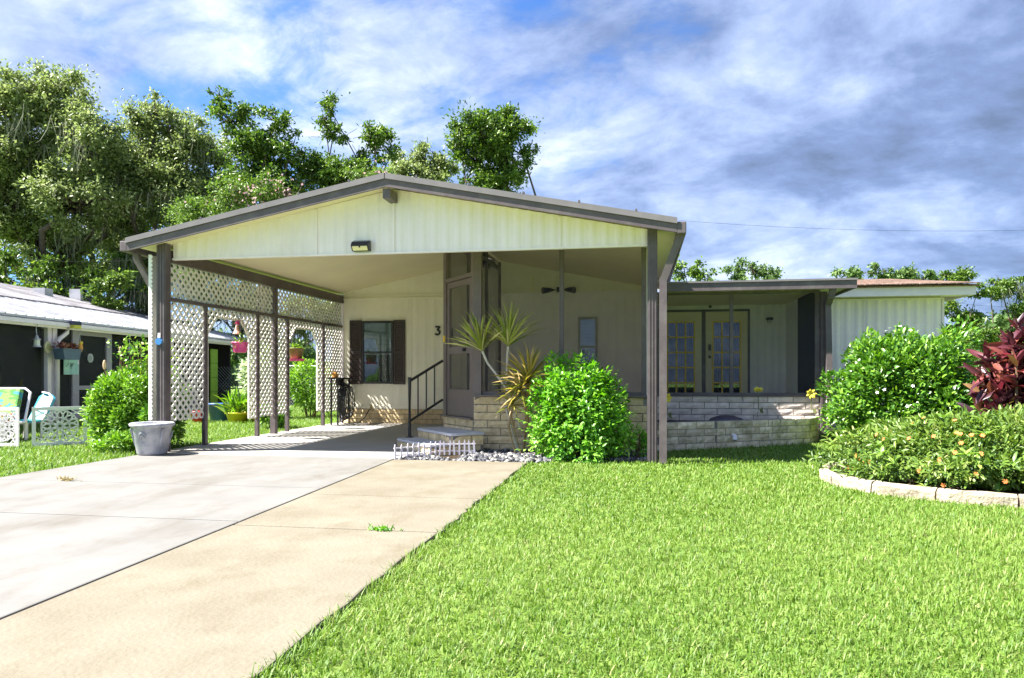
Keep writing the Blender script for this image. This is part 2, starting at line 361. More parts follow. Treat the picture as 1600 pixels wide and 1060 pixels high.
# roof deck (two slopes), ceiling below
for s, (xa, xb) in enumerate(((XL, XRG), (XRG, XR))):
    b = MB(); za, zb = zroof(xa), zroof(xb)
    b.prism([(xa, YF+.03, za-.06), (xb, YF+.03, zb-.06), (xb, YF+.03, zb), (xa, YF+.03, za)], (0, YB-YF, 0))
    rf = b.build('roof', ROOFM, house)
    n = 8
    for i in range(n+1):               # standing seams across the slope, running to the eave
        yy = YF+.05+(YB-YF-.1)*i/n; sb = MB(); sb.beam((xa, yy, za+.012), (xb, yy, zb+.012), .03, .03); sb.build('roof_seam', ROOFM, rf)
    cb = MB(); cb.prism([(xa+.1, YF+.06, za-.10), (xb, YF+.06, zb-.10), (xb, YF+.06, zb-.07), (xa+.1, YF+.06, za-.07)], (0, 15.9-YF-.06, 0))
    cb.build('ceiling', CEIL, house)
    fb = MB(); fb.prism([(xa, YF, za-.158), (xb, YF, zb-.158), (xb, YF, zb-.055), (xa, YF, za-.055)], (0, .035, 0))
    fa = fb.build('fascia', TRIM, house)
    fb = MB(); fb.prism([(xa-.01, YF-.02, za-.052), (xb, YF-.02, zb-.052), (xb, YF-.02, zb+.022), (xa-.01, YF-.02, za+.022)], (0, .06, 0))
    fb.build('drip_edge', mat('roof_edge_metal', (.2, .18, .18), .35, .5, .15, 4), fa)
    for k in range(5):                  # little screws / sheet laps standing up on the edge
        x = xa+(xb-xa)*(k+.6)/5.3; q = MB(); q.box(x-.012, x+.012, YF-.022, YF+.03, zroof(x)+.023, zroof(x)+.05); q.build('sheet_lap', TRIM, fa)
for x0, sgn in ((XL, -1), (XR, 1)):     # eave gutters
    b = MB(); b.box(min(x0, x0+sgn*.11), max(x0, x0+sgn*.11), YF, YB-.5, ZE-.17, ZE-.02); b.build('gutter', TRIM, house, bevel=.012)
b = MB(); b.box(XRG-.05, XRG+.05, YF+.04, 15.88, ZR-.30, ZR-.172); b.build('ridge_beam', TRIM, house)
# gable panels
YG = 9.6
def ztg(x): return zroof(x)-.11
gx = [-6.62, -4.42, XRG, -1.03, .15]
for i in range(4):
    siding('gable_panel', (gx[i]+.004, YG), (gx[i+1]-.004, YG), 2.77, 0, GABLEP, house, .16, .012, ztg)
b = MB(); b.box(-6.62, .15, YG-.022, YG+.05, 2.745, 2.768); b.build('gable_bottom_trim', GABLEP, house)
b = MB(); b.box(-6.62, .15, YG+.03, YG+.12, 2.77, 2.95); b.build('header_beam', TRIM, house)
for i in (1, 2, 3):
    b = MB(); b.box(gx[i]-.012, gx[i]+.012, YG-.018, YG-.002, 2.77, ztg(gx[i])-.02); b.build('gable_joint_strip', GABLEP, house)
# front posts and downspouts
def fluted_post(x, y, w, dp, z0, z1, name='post', par=None):
    b = MB(); b.box(x-w/2, x+w/2, y-dp/2, y+dp/2, z0, z1)
    for k in (-1, 0, 1): b.box(x+k*w*.3-w*.07, x+k*w*.3+w*.07, y-dp/2-.008, y-dp/2+.002, z0, z1)
    return b.build(name, TRIM, par or house)
fluted_post(-6.70, 9.5, .14, .12, -.02, ztg(-6.7))
fluted_post(.155, 9.56, .125, .11, -.05, ztg(.165))
def pipe(pts, w, d, name='downspout', m=TRIM):
    b = MB()
    for p, q in zip(pts[:-1], pts[1:]):
        e = (Vector(q)-Vector(p)).normalized()*w*.35; b.beam(Vector(p)-e, Vector(q)+e, w, d, (0, 1, 0))
    return b.build(name, m, house)
pipe([(.50, 9.36, 2.84), (.46, 9.37, 2.74), (.285, 9.42, 2.28), (.285, 9.43, .02)], .09, .075)
pipe([(XL-.05, 9.52, 2.84), (XL-.03, 9.53, 2.74), (-6.90, 9.60, 2.28), (-6.90, 9.60, .1)], .085, .07)

# back wall of carport and porch (Y 15.9), brick skirt below
YW = 15.9
brick_wall(house, 'brick_skirt', (-6.66, YW-.03), (-2.98, YW-.03), -.02, 3, .115, .42, BRICK_T)
b = MB(); b.box(-6.7, 5.9, YW+.02, 20.5, -.05, 2.85); b.build('body_shell', mat('house_shell', (.6, .58, .5), .6), house)
for xa, xb in ((-6.66, -5.05), (-5.05, -3.03)):
    siding('wall_panel', (xa+.003, YW), (xb-.003, YW), .40, 2.80, CREAM, house, .2, .008)
b = MB(); b.box(-6.66, -3.03, YW-.025, YW+.01, .33, .40); b.box(-6.66, -3.03, YW-.03, YW+.01, 2.80, 2.835); b.box(-6.66, -3.03, YW-.022, YW+.01, 2.87, 2.90); b.build('wall_trim', CREAM, house)
for xa, xb in ((-6.66, XRG), (XRG, .1)):
    siding('upper_wall_panel', (xa, YW+.005), (xb, YW+.005), 2.80, 0, CREAM, house, .2, .006, lambda x: zroof(x)-.08)
b = MB(); b.box(-6.72, -6.66, YW-.03, YW+.02, -.02, 2.82); b.build('corner_trim', WHITE, house)
# porch back wall
siding('porch_wall_panel', (-3.0, YW), (-.62, YW), .40, 2.84, GREY_SIDE, house, .2, .006)
siding('porch_wall_panel', (-.62, YW), (.12, YW), .40, 2.84, GREY_SIDE, house, .2, .006)
b = MB(); b.box(-3.0, .1, YW-.03, YW, 2.84, 2.885); b.build('porch_wall_trim', GREY_SIDE, house)
b = MB(); b.box(-2.32, -2.29, YW-.04, YW-.015, 2.88, 3.25); b.build('conduit', CEIL, house)
b = MB(); b.prism([(-2.98, 11.7, .35), (-2.3, 10.8, .35), (.08, 10.8, .35), (.08, YW, .35), (-2.98, YW, .35)], (0, 0, .08)); b.build('porch_floor', mat('porch_floor_paint', (.70, .68, .64), .6), house)
# windows
def hung_window(x0, x1, z0, z1, y, frame_m, blind=.5):
    w = MB(); t = .05
    w.box(x0, x1, y-.05, y+.01, z1-t, z1); w.box(x0, x1, y-.06, y+.01, z0, z0+t); w.box(x0, x0+t, y-.05, y+.01, z0+t, z1-t); w.box(x1-t, x1, y-.05, y+.01, z0+t, z1-t)
    zm = (z0+z1)/2; w.box(x0+t, x1-t, y-.045, y, zm-.02, zm+.02)
    f = w.build('window', frame_m, house)
    for za, zb, yy in ((z0+t, zm-.02, y-.022), (zm+.02, z1-t, y-.03)):
        p = MB(); p.box(x0+t, x1-t, yy-.003, yy+.003, za, zb); p.build('pane', GLASS, f)
    n = int((z1-z0)*blind/.03); bl = MB()
    for i in range(n):
        z = z1-t-.03*(i+.5); bl.add([(x0+t, y-.012, z-.013), (x1-t, y-.012, z-.013), (x1-t, y-.002, z+.013), (x0+t, y-.002, z+.013)], [(0, 1, 2, 3)])
    o = bl.build('blind', mat('blind_vinyl', (.72, .74, .70), .5), f)
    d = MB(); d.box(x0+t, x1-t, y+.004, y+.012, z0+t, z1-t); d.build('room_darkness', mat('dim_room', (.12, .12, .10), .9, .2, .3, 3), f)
    return f
hung_window(-6.215, -5.465, .89, 2.31, YW-.012, BLACK, .52)
for x0, x1 in ((-6.50, -6.225), (-5.455, -5.20)):
    s = MB(); s.box(x0, x1, YW-.04, YW-.012, .88, 2.33); sh = s.build('shutter', mat('brown_shutter', (.055, .04, .035), .5), house)
    for za, zb in ((.96, 1.56), (1.64, 2.26)):
        l = MB(); n = int((zb-za)/.04)
        for i in range(n):
            z = za+.04*i; l.add([(x0+.045, YW-.043, z), (x1-.045, YW-.043, z), (x1-.045, YW-.062, z+.03), (x0+.045, YW-.062, z+.03), (x1-.045, YW-.043, z+.034), (x0+.045, YW-.043, z+.034)], [(0, 1, 2, 3), (3, 2, 4, 5)])
        l.build('louvres', MATS['brown_shutter'], sh)
    r = MB(); r.box(x0, x0+.04, YW-.06, YW-.041, .88, 2.33); r.box(x1-.04, x1, YW-.06, YW-.041, .88, 2.33)
    for z in (.88, 1.57, 2.265): r.box(x0+.04, x1-.04, YW-.06, YW-.041, z, z+.065)
    r.build('shutter_frame', MATS['brown_shutter'], sh)
hung_window(-1.315, -.90, 1.05, 2.34, YW-.01, mat('grey_window_frame', (.42, .40, .38), .5), .5)
# house number
def digits(txt, x, z, size, y, parent):
    segs = {'3': [((0,1),(.6,1)),((.6,1),(.25,.58)),((.25,.58),(.5,.52)),((.5,.52),(.62,.3)),((.62,.3),(.45,.02)),((.45,.02),(.12,.0)),((.12,.0),(0,.16))],
            '1': [((.05,.8),(.3,1)),((.3,1),(.3,0))], '5': [((.6,1),(.08,1)),((.08,1),(.05,.55)),((.05,.55),(.42,.6)),((.42,.6),(.62,.32)),((.62,.32),(.42,.02)),((.42,.02),(.02,.1))]}
    b = MB()
    for s0, s1 in segs[txt]: b.beam((x+s0[0]*size, y, z+s0[1]*size), (x+s1[0]*size, y, z+s1[1]*size), .02, .04*size/.17, (0, 0, 1) if abs(s0[0]-s1[0]) > .2 else (1, 0, 0))
    b.build('house_number', BLACK, parent)
digits('3', -4.50, 1.99, .175, YW-.018, house); digits('1', -4.18, 1.93, .19, YW-.018, house)

# ---------- porch: brick base, screen frames, door on the cut corner
A, Bp = Vector((-2.42, 10.6, 0)), Vector((-3.11, 11.45, 0)); tdir = (Bp-A).normalized(); nout = Vector((-.776, -.63, 0))
brick_wall(house, 'porch_brick_wall', (-2.42, 10.6), (.10, 10.6), -.03, 7, .115, .41, BRICK_T, start=.0)
brick_wall(house, 'entry_brick_wall', (Bp.x, Bp.y), (A.x, A.y), -.03, 4, .115, .40, BRICK_T, thick=.15, start=.3)
brick_wall(house, 'entry_brick_wall', (-3.0, YW-.1), (Bp.x, Bp.y), -.03, 4, .115, .40, BRICK_T, thick=.12)
b = MB(); b.box(-2.42, .1, 10.56, 10.78, .776, .80); b.build('wall_cap', TAUPE, house)
def frame_bar(p0, p1, w, h, m=TRIM, name='screen_frame', up=(0, 0, 1)):
    b = MB(); b.beam(p0, p1, w, h, up); return b.build(name, m, house)
yf = 10.66
def zc(x): return zroof(x)-.12
frame_bar((-1.12, yf, .80), (-1.12, yf, zc(-1.12)), .065, .06, up=(0, 1, 0))
frame_bar((.055, yf, .80), (.055, yf, zc(.055)), .07, .07, up=(0, 1, 0))
frame_bar((-2.30, yf, .825), (.02, yf, .825), .05, .05)
for xa, xb in ((-2.30, -1.155), (-1.085, .02)):
    s = MB(); s.prism([(xa, yf, .85), (xb, yf, .85), (xb, yf, zc(xb)), (xa, yf, zc(xa))], (0, .004, 0)); s.build('screen', SCREEN, house)
# corner pillar beside the door
frame_bar((-2.365, 10.655, .35), (-2.365, 10.655, zc(-2.4)), .12, .11, TAUPE, 'corner_pillar', (0, 1, 0))
# door group on A->B
def dp(s, n, z): p = A+tdir*s+nout*n; return (p.x, p.y, z)
def dbar(s0, s1, z0, z1, n0, n1, m, name, par):
    b = MB(); c = Vector(dp((s0+s1)/2, (n0+n1)/2, (z0+z1)/2)); b.obox(c, tdir*(s1-s0)/2, nout*(n1-n0)/2, Vector((0, 0, (z1-z0)/2))); return b.build(name, m, par)
zt = lambda s: zc(dp(s, 0, 0)[0])
for s0, s1 in ((.0, .085), (1.0, 1.09)):
    dbar(s0, s1, .43, zt(s0)-.02, -.09, .0, TAUPE, 'door_jamb', house)
dbar(.085, 1.0, 2.56, 2.62, -.08, -.005, TAUPE, 'door_header', house)
dbar(.085, 1.0, zt(.5)-.10, zt(.5)-.02, -.08, -.005, TAUPE, 'door_header', house)
dbar(.085, 1.0, 2.62, zt(.5)-.10, -.045, -.041, SCREEND, 'transom_screen', house)
dbar(.0, 1.09, .432, .455, -.12, .05, TAUPE, 'door_sill', house)
door = dbar(.095, .175, .46, 2.55, -.06, -.02, TAUPE, 'screen_door', house)
dbar(.91, .99, .46, 2.55, -.06, -.02, TAUPE, 'stile', door)
for z0, z1 in ((.46, .87), (1.42, 1.53), (2.46, 2.55)): dbar(.175, .91, z0, z1, -.06, -.02, TAUPE, 'rail', door)
for z0, z1 in ((.87, 1.42), (1.53, 2.46)): dbar(.175, .91, z0, z1, -.043, -.039, SCREEND, 'screen', door)
dbar(.30, .34, 1.45, 1.50, -.02, .03, BLACK, 'handle', door)
dbar(1.02, 1.06, 1.62, 1.72, .0, .02, YELLOWM, 'doorbell', house)
# west screen wall of the porch
for p in ((-3.09, 11.5), (-3.06, 13.0), (-3.04, 14.5), (-3.02, 15.8)):
    frame_bar((p[0], p[1], .43), (p[0], p[1], zc(p[0])), .05, .06, up=(0, 1, 0))
for z in (.46, 3.4): frame_bar((-3.09, 11.5, z), (-3.02, 15.8, z), .05, .06)
s = MB(); s.prism([(-3.085, 11.53, .49), (-3.02, 15.77, .49), (-3.02, 15.77, 3.55), (-3.085, 11.53, 3.55)], (.004, 0, 0)); s.build('screen', screenmat('side_insect_screen', .42, (.04, .042, .05)), house)
# east porch wall
b = MB(); b.box(.085, .125, 10.78, YW, .35, zc(.1)); b.build('porch_side_wall', GREY_SIDE, house)
# twin spot lamp
lamp = thing('spot_lamp', 'twin headed spot lamp on the porch back wall above the narrow window', 'lamp', (-1.72, YW-.05, 2.93))
b = MB(); b.box(-1.78, -1.66, YW-.06, YW-.032, 2.88, 2.99); b.build('mount', BLACK, lamp)
for sx in (-1, 1):
    b = MB(); b.tube([(-1.72+sx*.04, YW-.09, 2.93), (-1.72+sx*.2, YW-.14, 2.92), (-1.72+sx*.34, YW-.22, 2.90)], [.015, .05, .075], 10); b.build('lamp_head', BLACK, lamp)

# ---------- low flat roof room with the french doors
YS = 13.2; XA, XB = .30, 3.02
brick_wall(house, 'room_brick_wall', (XA-.1, YS), (XB, YS), -.03, 7, .108, .42, BRICK_W, start=.35)
b = MB(); b.box(XA-.1, XB+.005, YS-.03, YS+.18, .727, .745); b.build('wall_cap', TRIM, house)
b = MB(); b.prism([(.2, YS+.2, .30), (XB-.02, YS+.2, .30), (XB-.02, YW, .30), (.2, YW, .30)], (0, 0, .08)); b.build('room_floor', MATS['porch_floor_paint'], house)
yr0 = 12.75
b = MB(); b.prism([(.36, yr0+.02, 2.60), (3.46, yr0+.02, 2.60), (3.46, yr0+.02, 2.655), (.36, yr0+.02, 2.655)], (0, 3.6, .06)); b.build('flat_roof', mat('white_roof_sheet', (.66, .64, .60), .6, .3, .2, 3), house)
b = MB(); b.box(.34, 3.47, yr0-.03, yr0+.02, 2.505, 2.635); fa = b.build('fascia', TRIM, house)
b = MB(); b.box(.33, 3.48, yr0-.05, yr0+.03, 2.637, 2.668); b.build('drip_edge', MATS['roof_edge_metal'], fa)
b = MB(); b.box(3.43, 3.47, yr0+.02, 16.0, 2.505, 2.60); b.build('fascia', TRIM, house)
b = MB(); b.box(.34, 3.43, yr0+.02, YW, 2.545, 2.58); b.build('room_ceiling', CEIL, house)
siding('room_wall_panel', (2.30, YW-.01), (XB, YW-.01), .38, 2.545, mat('room_siding_paint', (.78, .76, .74), .5, .35, .07, 2.), house, .15, .016)
b = MB(); b.box(.2, 2.3, YW-.03, YW, 2.46, 2.545); b.box(.2, .36, YW-.03, YW, .38, 2.46); b.box(2.24, 2.3, YW-.02, YW, .38, 2.46); b.build('door_surround', MATS['room_siding_paint'], house)
b = MB(); b.box(.36, .42, YW-.05, YW-.005, .38, 2.46); b.box(1.275, 1.35, YW-.05, YW-.005, .38, 2.46); b.box(2.20, 2.245, YW-.05, YW-.005, .38, 2.46); b.box(.42, 2.20, YW-.05, YW-.005, 2.415, 2.46); b.build('door_frame', TRIM, house)
def french_door(x0, x1):
    y = YW-.03; z0, z1 = .39, 2.41; gx0, gx1, gz0, gz1 = x0+.145, x1-.145, z0+.22, z1-.21
    b = MB(); b.box(x0, gx0, y-.02, y+.02, z0, z1); b.box(gx1, x1, y-.02, y+.02, z0, z1); b.box(gx0, gx1, y-.02, y+.02, z0, gz0); b.box(gx0, gx1, y-.02, y+.02, gz1, z1)
    d = b.build('french_door', DOORW, house); t = .03
    for i in range(4):
        x = gx0+(gx1-gx0)*i/3; q = MB(); q.box(x-t/2, x+t/2, y-.034, y-.0205, gz0, gz1); q.build('muntin', YELLOWM, d)
    for k in range(6):
        z = gz0+(gz1-gz0)*k/5
        q = MB(); q.box(gx0-t/2, gx1+t/2, y-.031, y-.0235, z-t/2, z+t/2); q.build('muntin', YELLOWM, d)
    for i in range(3):
        for k in range(5):
            p = MB(); p.box(gx0+(gx1-gx0)*i/3+.004, gx0+(gx1-gx0)*(i+1)/3-.004, y-.012, y-.006, gz0+(gz1-gz0)*k/5+.004, gz0+(gz1-gz0)*(k+1)/5-.004); p.build('pane', GLASS, d)
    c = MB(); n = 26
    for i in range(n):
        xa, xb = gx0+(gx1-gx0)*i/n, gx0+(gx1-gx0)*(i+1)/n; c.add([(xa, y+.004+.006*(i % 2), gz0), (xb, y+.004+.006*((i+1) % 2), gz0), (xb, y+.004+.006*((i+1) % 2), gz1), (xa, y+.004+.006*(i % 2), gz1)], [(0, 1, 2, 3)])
    c.build('interior_dark_sheet', mat('interior_dark', (.022, .026, .034), .9, .2, .4, 6, stretch=(9, 1, .4)), d)  # near-black pleated sheet, its colour standing in for the unlit interior behind the panes
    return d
french_door(.425, 1.27); d2 = french_door(1.355, 2.195)
b = MB(); b.box(1.40, 1.46, YW-.075, YW-.05, 1.60, 1.73); b.build('lock', BLACK, d2)
b = MB(); b.ball((1.43, YW-.10, 1.47), .032, 10); b.build('handle', BLACK, d2)
b = MB(); b.box(1.42, 1.47, YW-.06, YW-.03, 2.49, 2.60); b.build('door_sensor', BLACK, house)
wl = thing('wall_lantern', 'small dark wall lantern on the pale siding right of the french doors', 'lamp', (2.62, YW-.03, 2.2))
b = MB(); b.box(2.59, 2.65, YW-.035, YW-.02, 2.17, 2.28); b.box(2.605, 2.635, YW-.11, YW-.03, 2.235, 2.265); b.build('bracket', BLACK, wl)
b = MB(); b.lathe([(.001, .06), (.07, .05), (.075, .0), (.06, .0)], (2.62, YW-.12, 2.22), 12); b.build('lamp_shade', BLACK, wl)
b = MB(); b.ball((2.62, YW-.12, 2.19), .04, 10); b.build('bulb', mat('clear_bulb', (.6, .6, .58), .15), wl)
# screen frame of this room
for x, w in ((1.565, .06), (2.98, .08), (.34, .05)): frame_bar((x, YS+.06, .745), (x, YS+.06, 2.54), w, .06, up=(0, 1, 0))
frame_bar((.34, YS+.06, .765), (2.98, YS+.06, .765), .05, .04); frame_bar((.34, YS+.06, 2.52), (2.98, YS+.06, 2.52), .05, .05)
for xa, xb in ((.37, 1.53), (1.6, 2.94)):
    s = MB(); s.box(xa, xb, YS+.058, YS+.062, .785, 2.495); s.build('screen', SCREEN, house)
b = MB(); b.box(XB-.06, XB, 14.75, YW-.02, .74, 2.545); b.build('room_side_wall', MATS['room_siding_paint'], house)
b = MB(); b.box(XB-.06, XB, YS+.1, 14.75, .74, 2.545); b.build('shade_panel', mat('navy_shade_cloth', (.035, .045, .065), .7, .3, .15, 4), house)
b = MB(); b.box(XB-.06, XB, YS+.1, YW-.02, -.05, .737); b.build('room_side_wall', BRICK_W, house)
fluted_post(3.06, YS-.02, .10, .10, .10, 2.5, 'corner_post')
pipe([(3.12, 12.80, 2.50), (3.10, 12.84, 2.40), (3.09, 13.02, 2.27), (3.13, 13.02, .13)], .095, .08)
b = MB(); b.tube([(.42, 12.85, 2.50), (.43, 12.9, 2.38), (.33, 13.0, 2.28), (.30, 13.0, 1.9)], .045, 8); b.build('downspout', TRIM, house)

# ---------- the main body at the right, shingle roof
for xa, xb in ((XB+.03, 4.45), (4.45, 5.92)):
    siding('side_wall_panel', (xa+.003, YW), (xb-.003, YW), .30, 2.62, WHITE, house, .19, .016)
b = MB(); b.box(XB+.03, 5.94, YW-.03, YW, 2.60, 2.63); b.box(5.92, 5.96, YW-.02, 20.5, .0, 2.62); b.build('wall_trim', WHITE, house)
b = MB(); b.box(XB, 6.33, 15.38, 15.42, 2.63, 2.81); b.build('white_fascia', WHITE, house)
b = MB(); b.box(6.29, 6.33, 15.42, 21.0, 2.63, 2.81); b.build('white_fascia', WHITE, house)
b = MB(); b.box(XB, 6.29, 15.42, 16.0, 2.66, 2.69); b.build('soffit', WHITE, house)
b = MB(); b.add([(.5, 15.33, 2.82), (6.37, 15.33, 2.82), (5.6, 18.2, 3.27), (.5, 18.2, 3.27), (6.37, 21.0, 2.82), (.5, 21.0, 2.82)], [(0, 1, 2, 3), (1, 4, 2), (3, 2, 4, 5)])
sr = b.build('shingle_roof', BRSHINGLE, house); solid(sr, .03)
sm = MB(); sm.box(-.5, .5, -.5, .5, -.5, .5); shm = bpy.data.meshes.new('shingle'); shm.from_pydata(sm.v, [], sm.f); shm.materials.append(BRSHINGLE)
slope = Vector((0, 2.87, .45)).normalized(); sn = Vector((0, -.45, 2.87)).normalized()
for r_ in range(12):
    x = 3.3+(.16 if r_ % 2 else 0)
    y = 15.36+.235*r_; xe = 6.36-(y-15.33)*.268
    while x < xe:
        w = min(.33, xe-x); c = Vector((x+w/2, 0, 0))+Vector((0, y, 2.845+(y-15.33)*.157))
        M = Matrix(((w-.012, 0, 0, c.x), (0, .25*slope.y, .02*sn.y, c.y), (0, .25*slope.z-.01, .02*sn.z, c.z+.008), (0, 0, 0, 1)))
        place('shingle', shm, sr, M); x += .33

# ---------- flood light on the gable
fl = thing('flood_light', 'small black solar flood light with pale yellow panel on the gable', 'light', (-3.75, YG-.02, 2.80))
b = MB(); x0, x1 = -3.875, -3.625
b.prism([(x0, YG-.02, 2.93), (x0, YG-.09, 2.905), (x0, YG-.12, 2.855), (x0, YG-.07, 2.785), (x0, YG-.02, 2.785)], (x1-x0, 0, 0)); b.build('housing', BLACK, fl)
b = MB(); b.prism([(x0+.02, YG-.1165, 2.845), (x1-.02, YG-.1165, 2.845), (x1-.02, YG-.078, 2.792), (x0+.02, YG-.078, 2.792)], (0, -.006, -.004)); b.build('lens', mat('pale_yellow_lens', (.8, .74, .40), .3), fl)
b = MB(); b.prism([(x0+.015, YG-.092, 2.909), (x1-.015, YG-.092, 2.909), (x1-.015, YG-.028, 2.932), (x0+.015, YG-.028, 2.932)], (0, -.002, .005)); b.build('solar_panel', mat('solar_cell', (.16, .18, .22), .2), fl)
b = MB(); b.ball((-3.75, YG-.115, 2.836), .014, 8); b.build('sensor', BLACK, fl)

# ---------- steps at the screen door
st = thing('entry_steps', 'two concrete topped brick steps below the brown screen door', 'steps', dp(.3, .5, 0))
def step(s0, s1, n0, n1, z):
    cr = .09
    prof = [(s0, n0), (s0, n1-cr), (s0+cr*.3, n1-cr*.3), (s0+cr, n1), (s1-cr, n1), (s1-cr*.3, n1-cr*.3), (s1, n1-cr), (s1, n0)]
    b = MB(); b.prism([dp(s, n, z-.042) for s, n in prof], (0, 0, .042)); t = b.build('tread', TREAD, st, bevel=.014)
    e = .03
    q0, q1 = dp(s1-e, n1-e, 0), dp(s0+e, n1-e, 0); r1 = dp(s0+e, n0, 0); r0 = dp(s1-e, n0, 0)
    zb = z-.042; k = 1 if z < .2 else 2
    brick_wall(st, 'brick_riser', q0, q1, zb-.14*k if z > .2 else -.05, k, (zb+.05)/k if z < .2 else .14, .30, BRICK_T, thick=.2)
    brick_wall(st, 'brick_side', q1, r1, -.05, k, (zb+.05)/k, .30, BRICK_T, thick=.2, start=.5)
step(-.36, .98, .0, .53, .275); step(-.33, .98, .50, .86, .13)
# handrail
hr = thing('handrail', 'black metal handrail beside the entry steps', 'handrail', dp(.93, .64, .13))
P0 = Vector(dp(.93, .64, 0)); P1 = Vector(dp(1.06, .03, 0))
b = MB(); b.tube([(P0.x, P0.y, .13), (P0.x, P0.y, 1.06)], .03, 8); b.box(P0.x-.05, P0.x+.05, P0.y-.05, P0.y+.05, .13, .145); b.build('post', BLACK, hr)
b = MB(); b.beam((P0.x, P0.y, 1.0), (P1.x, P1.y, 1.32), .035, .035); b.build('top_rail', BLACK, hr)
b = MB(); b.beam((P0.x, P0.y, .38), (P1.x, P1.y, .70), .03, .03); b.build('bottom_rail', BLACK, hr)
for k in (.25, .5, .75):
    p = P0.lerp(P1, k); b = MB(); b.box(p.x-.009, p.x+.009, p.y-.009, p.y+.009, .38+.32*k, 1.0+.32*k); b.build('baluster', BLACK, hr)
# little picket border fence
def border_fence(a, b_, n, label):
    a, b_ = Vector(a), Vector(b_); f = thing('border_fence', label, 'fence', tuple((a+b_)/2), 'low white picket border fences by the steps')
    d = (b_-a).normalized()
    for z in (.055, .15): q = MB(); q.beam(a-d*.02+Vector((0, 0, z)), b_+d*.02+Vector((0, 0, z)), .01, .016); q.build('rail', WHITE, f)
    me = None
    for i in range(n):
        p = a.lerp(b_, i/(n-1)); h = .205+random.uniform(-.008, .008); o = Vector((d.y, -d.x, 0))*.008; tl = random.uniform(-.012, .012)
        q = MB(); w = .011; q.prism([p-d*w+o, p+d*w+o, p+d*(w+tl)+o+Vector((0, 0, h-.03)), p+d*tl+o+Vector((0, 0, h)), p-d*(w-tl)+o+Vector((0, 0, h-.03))], o*.9); q.build('picket', WHITE, f)
border_fence((-3.14, 9.18, -.01), (-2.72, 9.60, .0), 8, 'left length of low white picket border in front of the bottom step')
border_fence((-2.70, 9.74, .0), (-2.24, 9.86, .0), 8, 'right length of low white picket border reaching the porch brick wall')

# ---------- lattice screen along the carport
XLT = -6.72
lat = thing('lattice_screen', 'white diagonal lattice screen with brown posts along the open carport side', 'lattice', (XLT, 12.7, 0))
for y, w in ((12.75, .105), (15.93, .10)):
    b = MB(); b.box(XLT-.05, XLT+.05, y-w/2, y+w/2, 0, 2.72); b.build('post', TRIM, lat)
for y in (10.54, 12.14, 13.27, 14.9):
    b = MB(); b.box(XLT-.03, XLT+.03, y-.035, y+.035, -.01, 2.17); b.build('post', TRIM, lat)
b = MB(); b.box(XLT-.06, XLT+.06, 9.62, 15.9, 2.72, 2.89); b.build('beam', TRIM, lat)
b = MB(); b.box(XLT-.045, XLT+.045, 9.58, 15.9, 2.165, 2.215); b.build('mid_rail', TRIM, lat)
def clip(poly, pl):      # polygon in (y,z) clipped by convex polygon pl (counter-clockwise)
    for i in range(len(pl)):
        a, b_ = pl[i], pl[(i+1) % len(pl)]; out = []
        f = lambda p: (b_[0]-a[0])*(p[1]-a[1])-(b_[1]-a[1])*(p[0]-a[0])
        for j in range(len(poly)):
            p, q = poly[j], poly[(j+1) % len(poly)]; fp, fq = f(p), f(q)
            if fp >= 0: out.append(p)
            if fp*fq < 0: t = fp/(fp-fq); out.append((p[0]+(q[0]-p[0])*t, p[1]+(q[1]-p[1])*t))
        poly = out
        if len(poly) < 3: return []
    return poly
def lattice_panel(polys, frames=()):
    b = MB()
    for p, q in frames: b.beam((XLT-.004, p[0], p[1]), (XLT-.004, q[0], q[1]), .024, .03, (1, 0, 0))
    first = not frames
    pan = b.build('lattice_panel', LATT, lat) if frames else None
    sp, w = .134, .037; r2 = math.sqrt(2)
    for pl in polys:
        ys = [p[0] for p in pl]; zs = [p[1] for p in pl]
        for sg, xo in ((1, -.004), (-1, .004)):
            lo = min(y-sg*z for y in ys for z in zs); hi = max(y-sg*z for y in ys for z in zs)
            k = math.floor(lo/sp)
            while k*sp < hi+sp:
                c = k*sp; k += 1; h = w/2*r2
                z0, z1 = min(zs)-.1, max(zs)+.1
                q = clip([(c-h+sg*z0, z0), (c+h+sg*z0, z0), (c+h+sg*z1, z1), (c-h+sg*z1, z1)], pl)
                if len(q) < 3: continue
                a = abs(sum(q[i][0]*q[(i+1) % len(q)][1]-q[(i+1) % len(q)][0]*q[i][1] for i in range(len(q))))/2
                if a < .0006: continue
                m = MB(); m.prism([(XLT+xo-.0038, y, z) for y, z in q], (.0076, 0, 0))
                if pan is None: pan = m.build('lattice_panel', LATT, lat)
                else: m.build('slat', LATT, pan)
def rect(y0, y1, z0, z1): return [(y0, z0), (y1, z0), (y1, z1), (y0, z1)]
def rframe(y0, y1, z0, z1): return [((y0, z0), (y1, z0)), ((y1, z0), (y1, z1)), ((y1, z1), (y0, z1)), ((y0, z1), (y0, z0))]
lattice_panel([rect(9.60, 12.69, 2.225, 2.715)]); lattice_panel([rect(12.81, 15.88, 2.225, 2.715)])
lattice_panel([rect(9.60, 10.5, .42, 2.16)]); lattice_panel([rect(12.18, 12.69, .34, 2.16)]); lattice_panel([rect(12.81, 13.23, .34, 2.16)]); lattice_panel([rect(14.94, 15.88, .30, 2.16)])
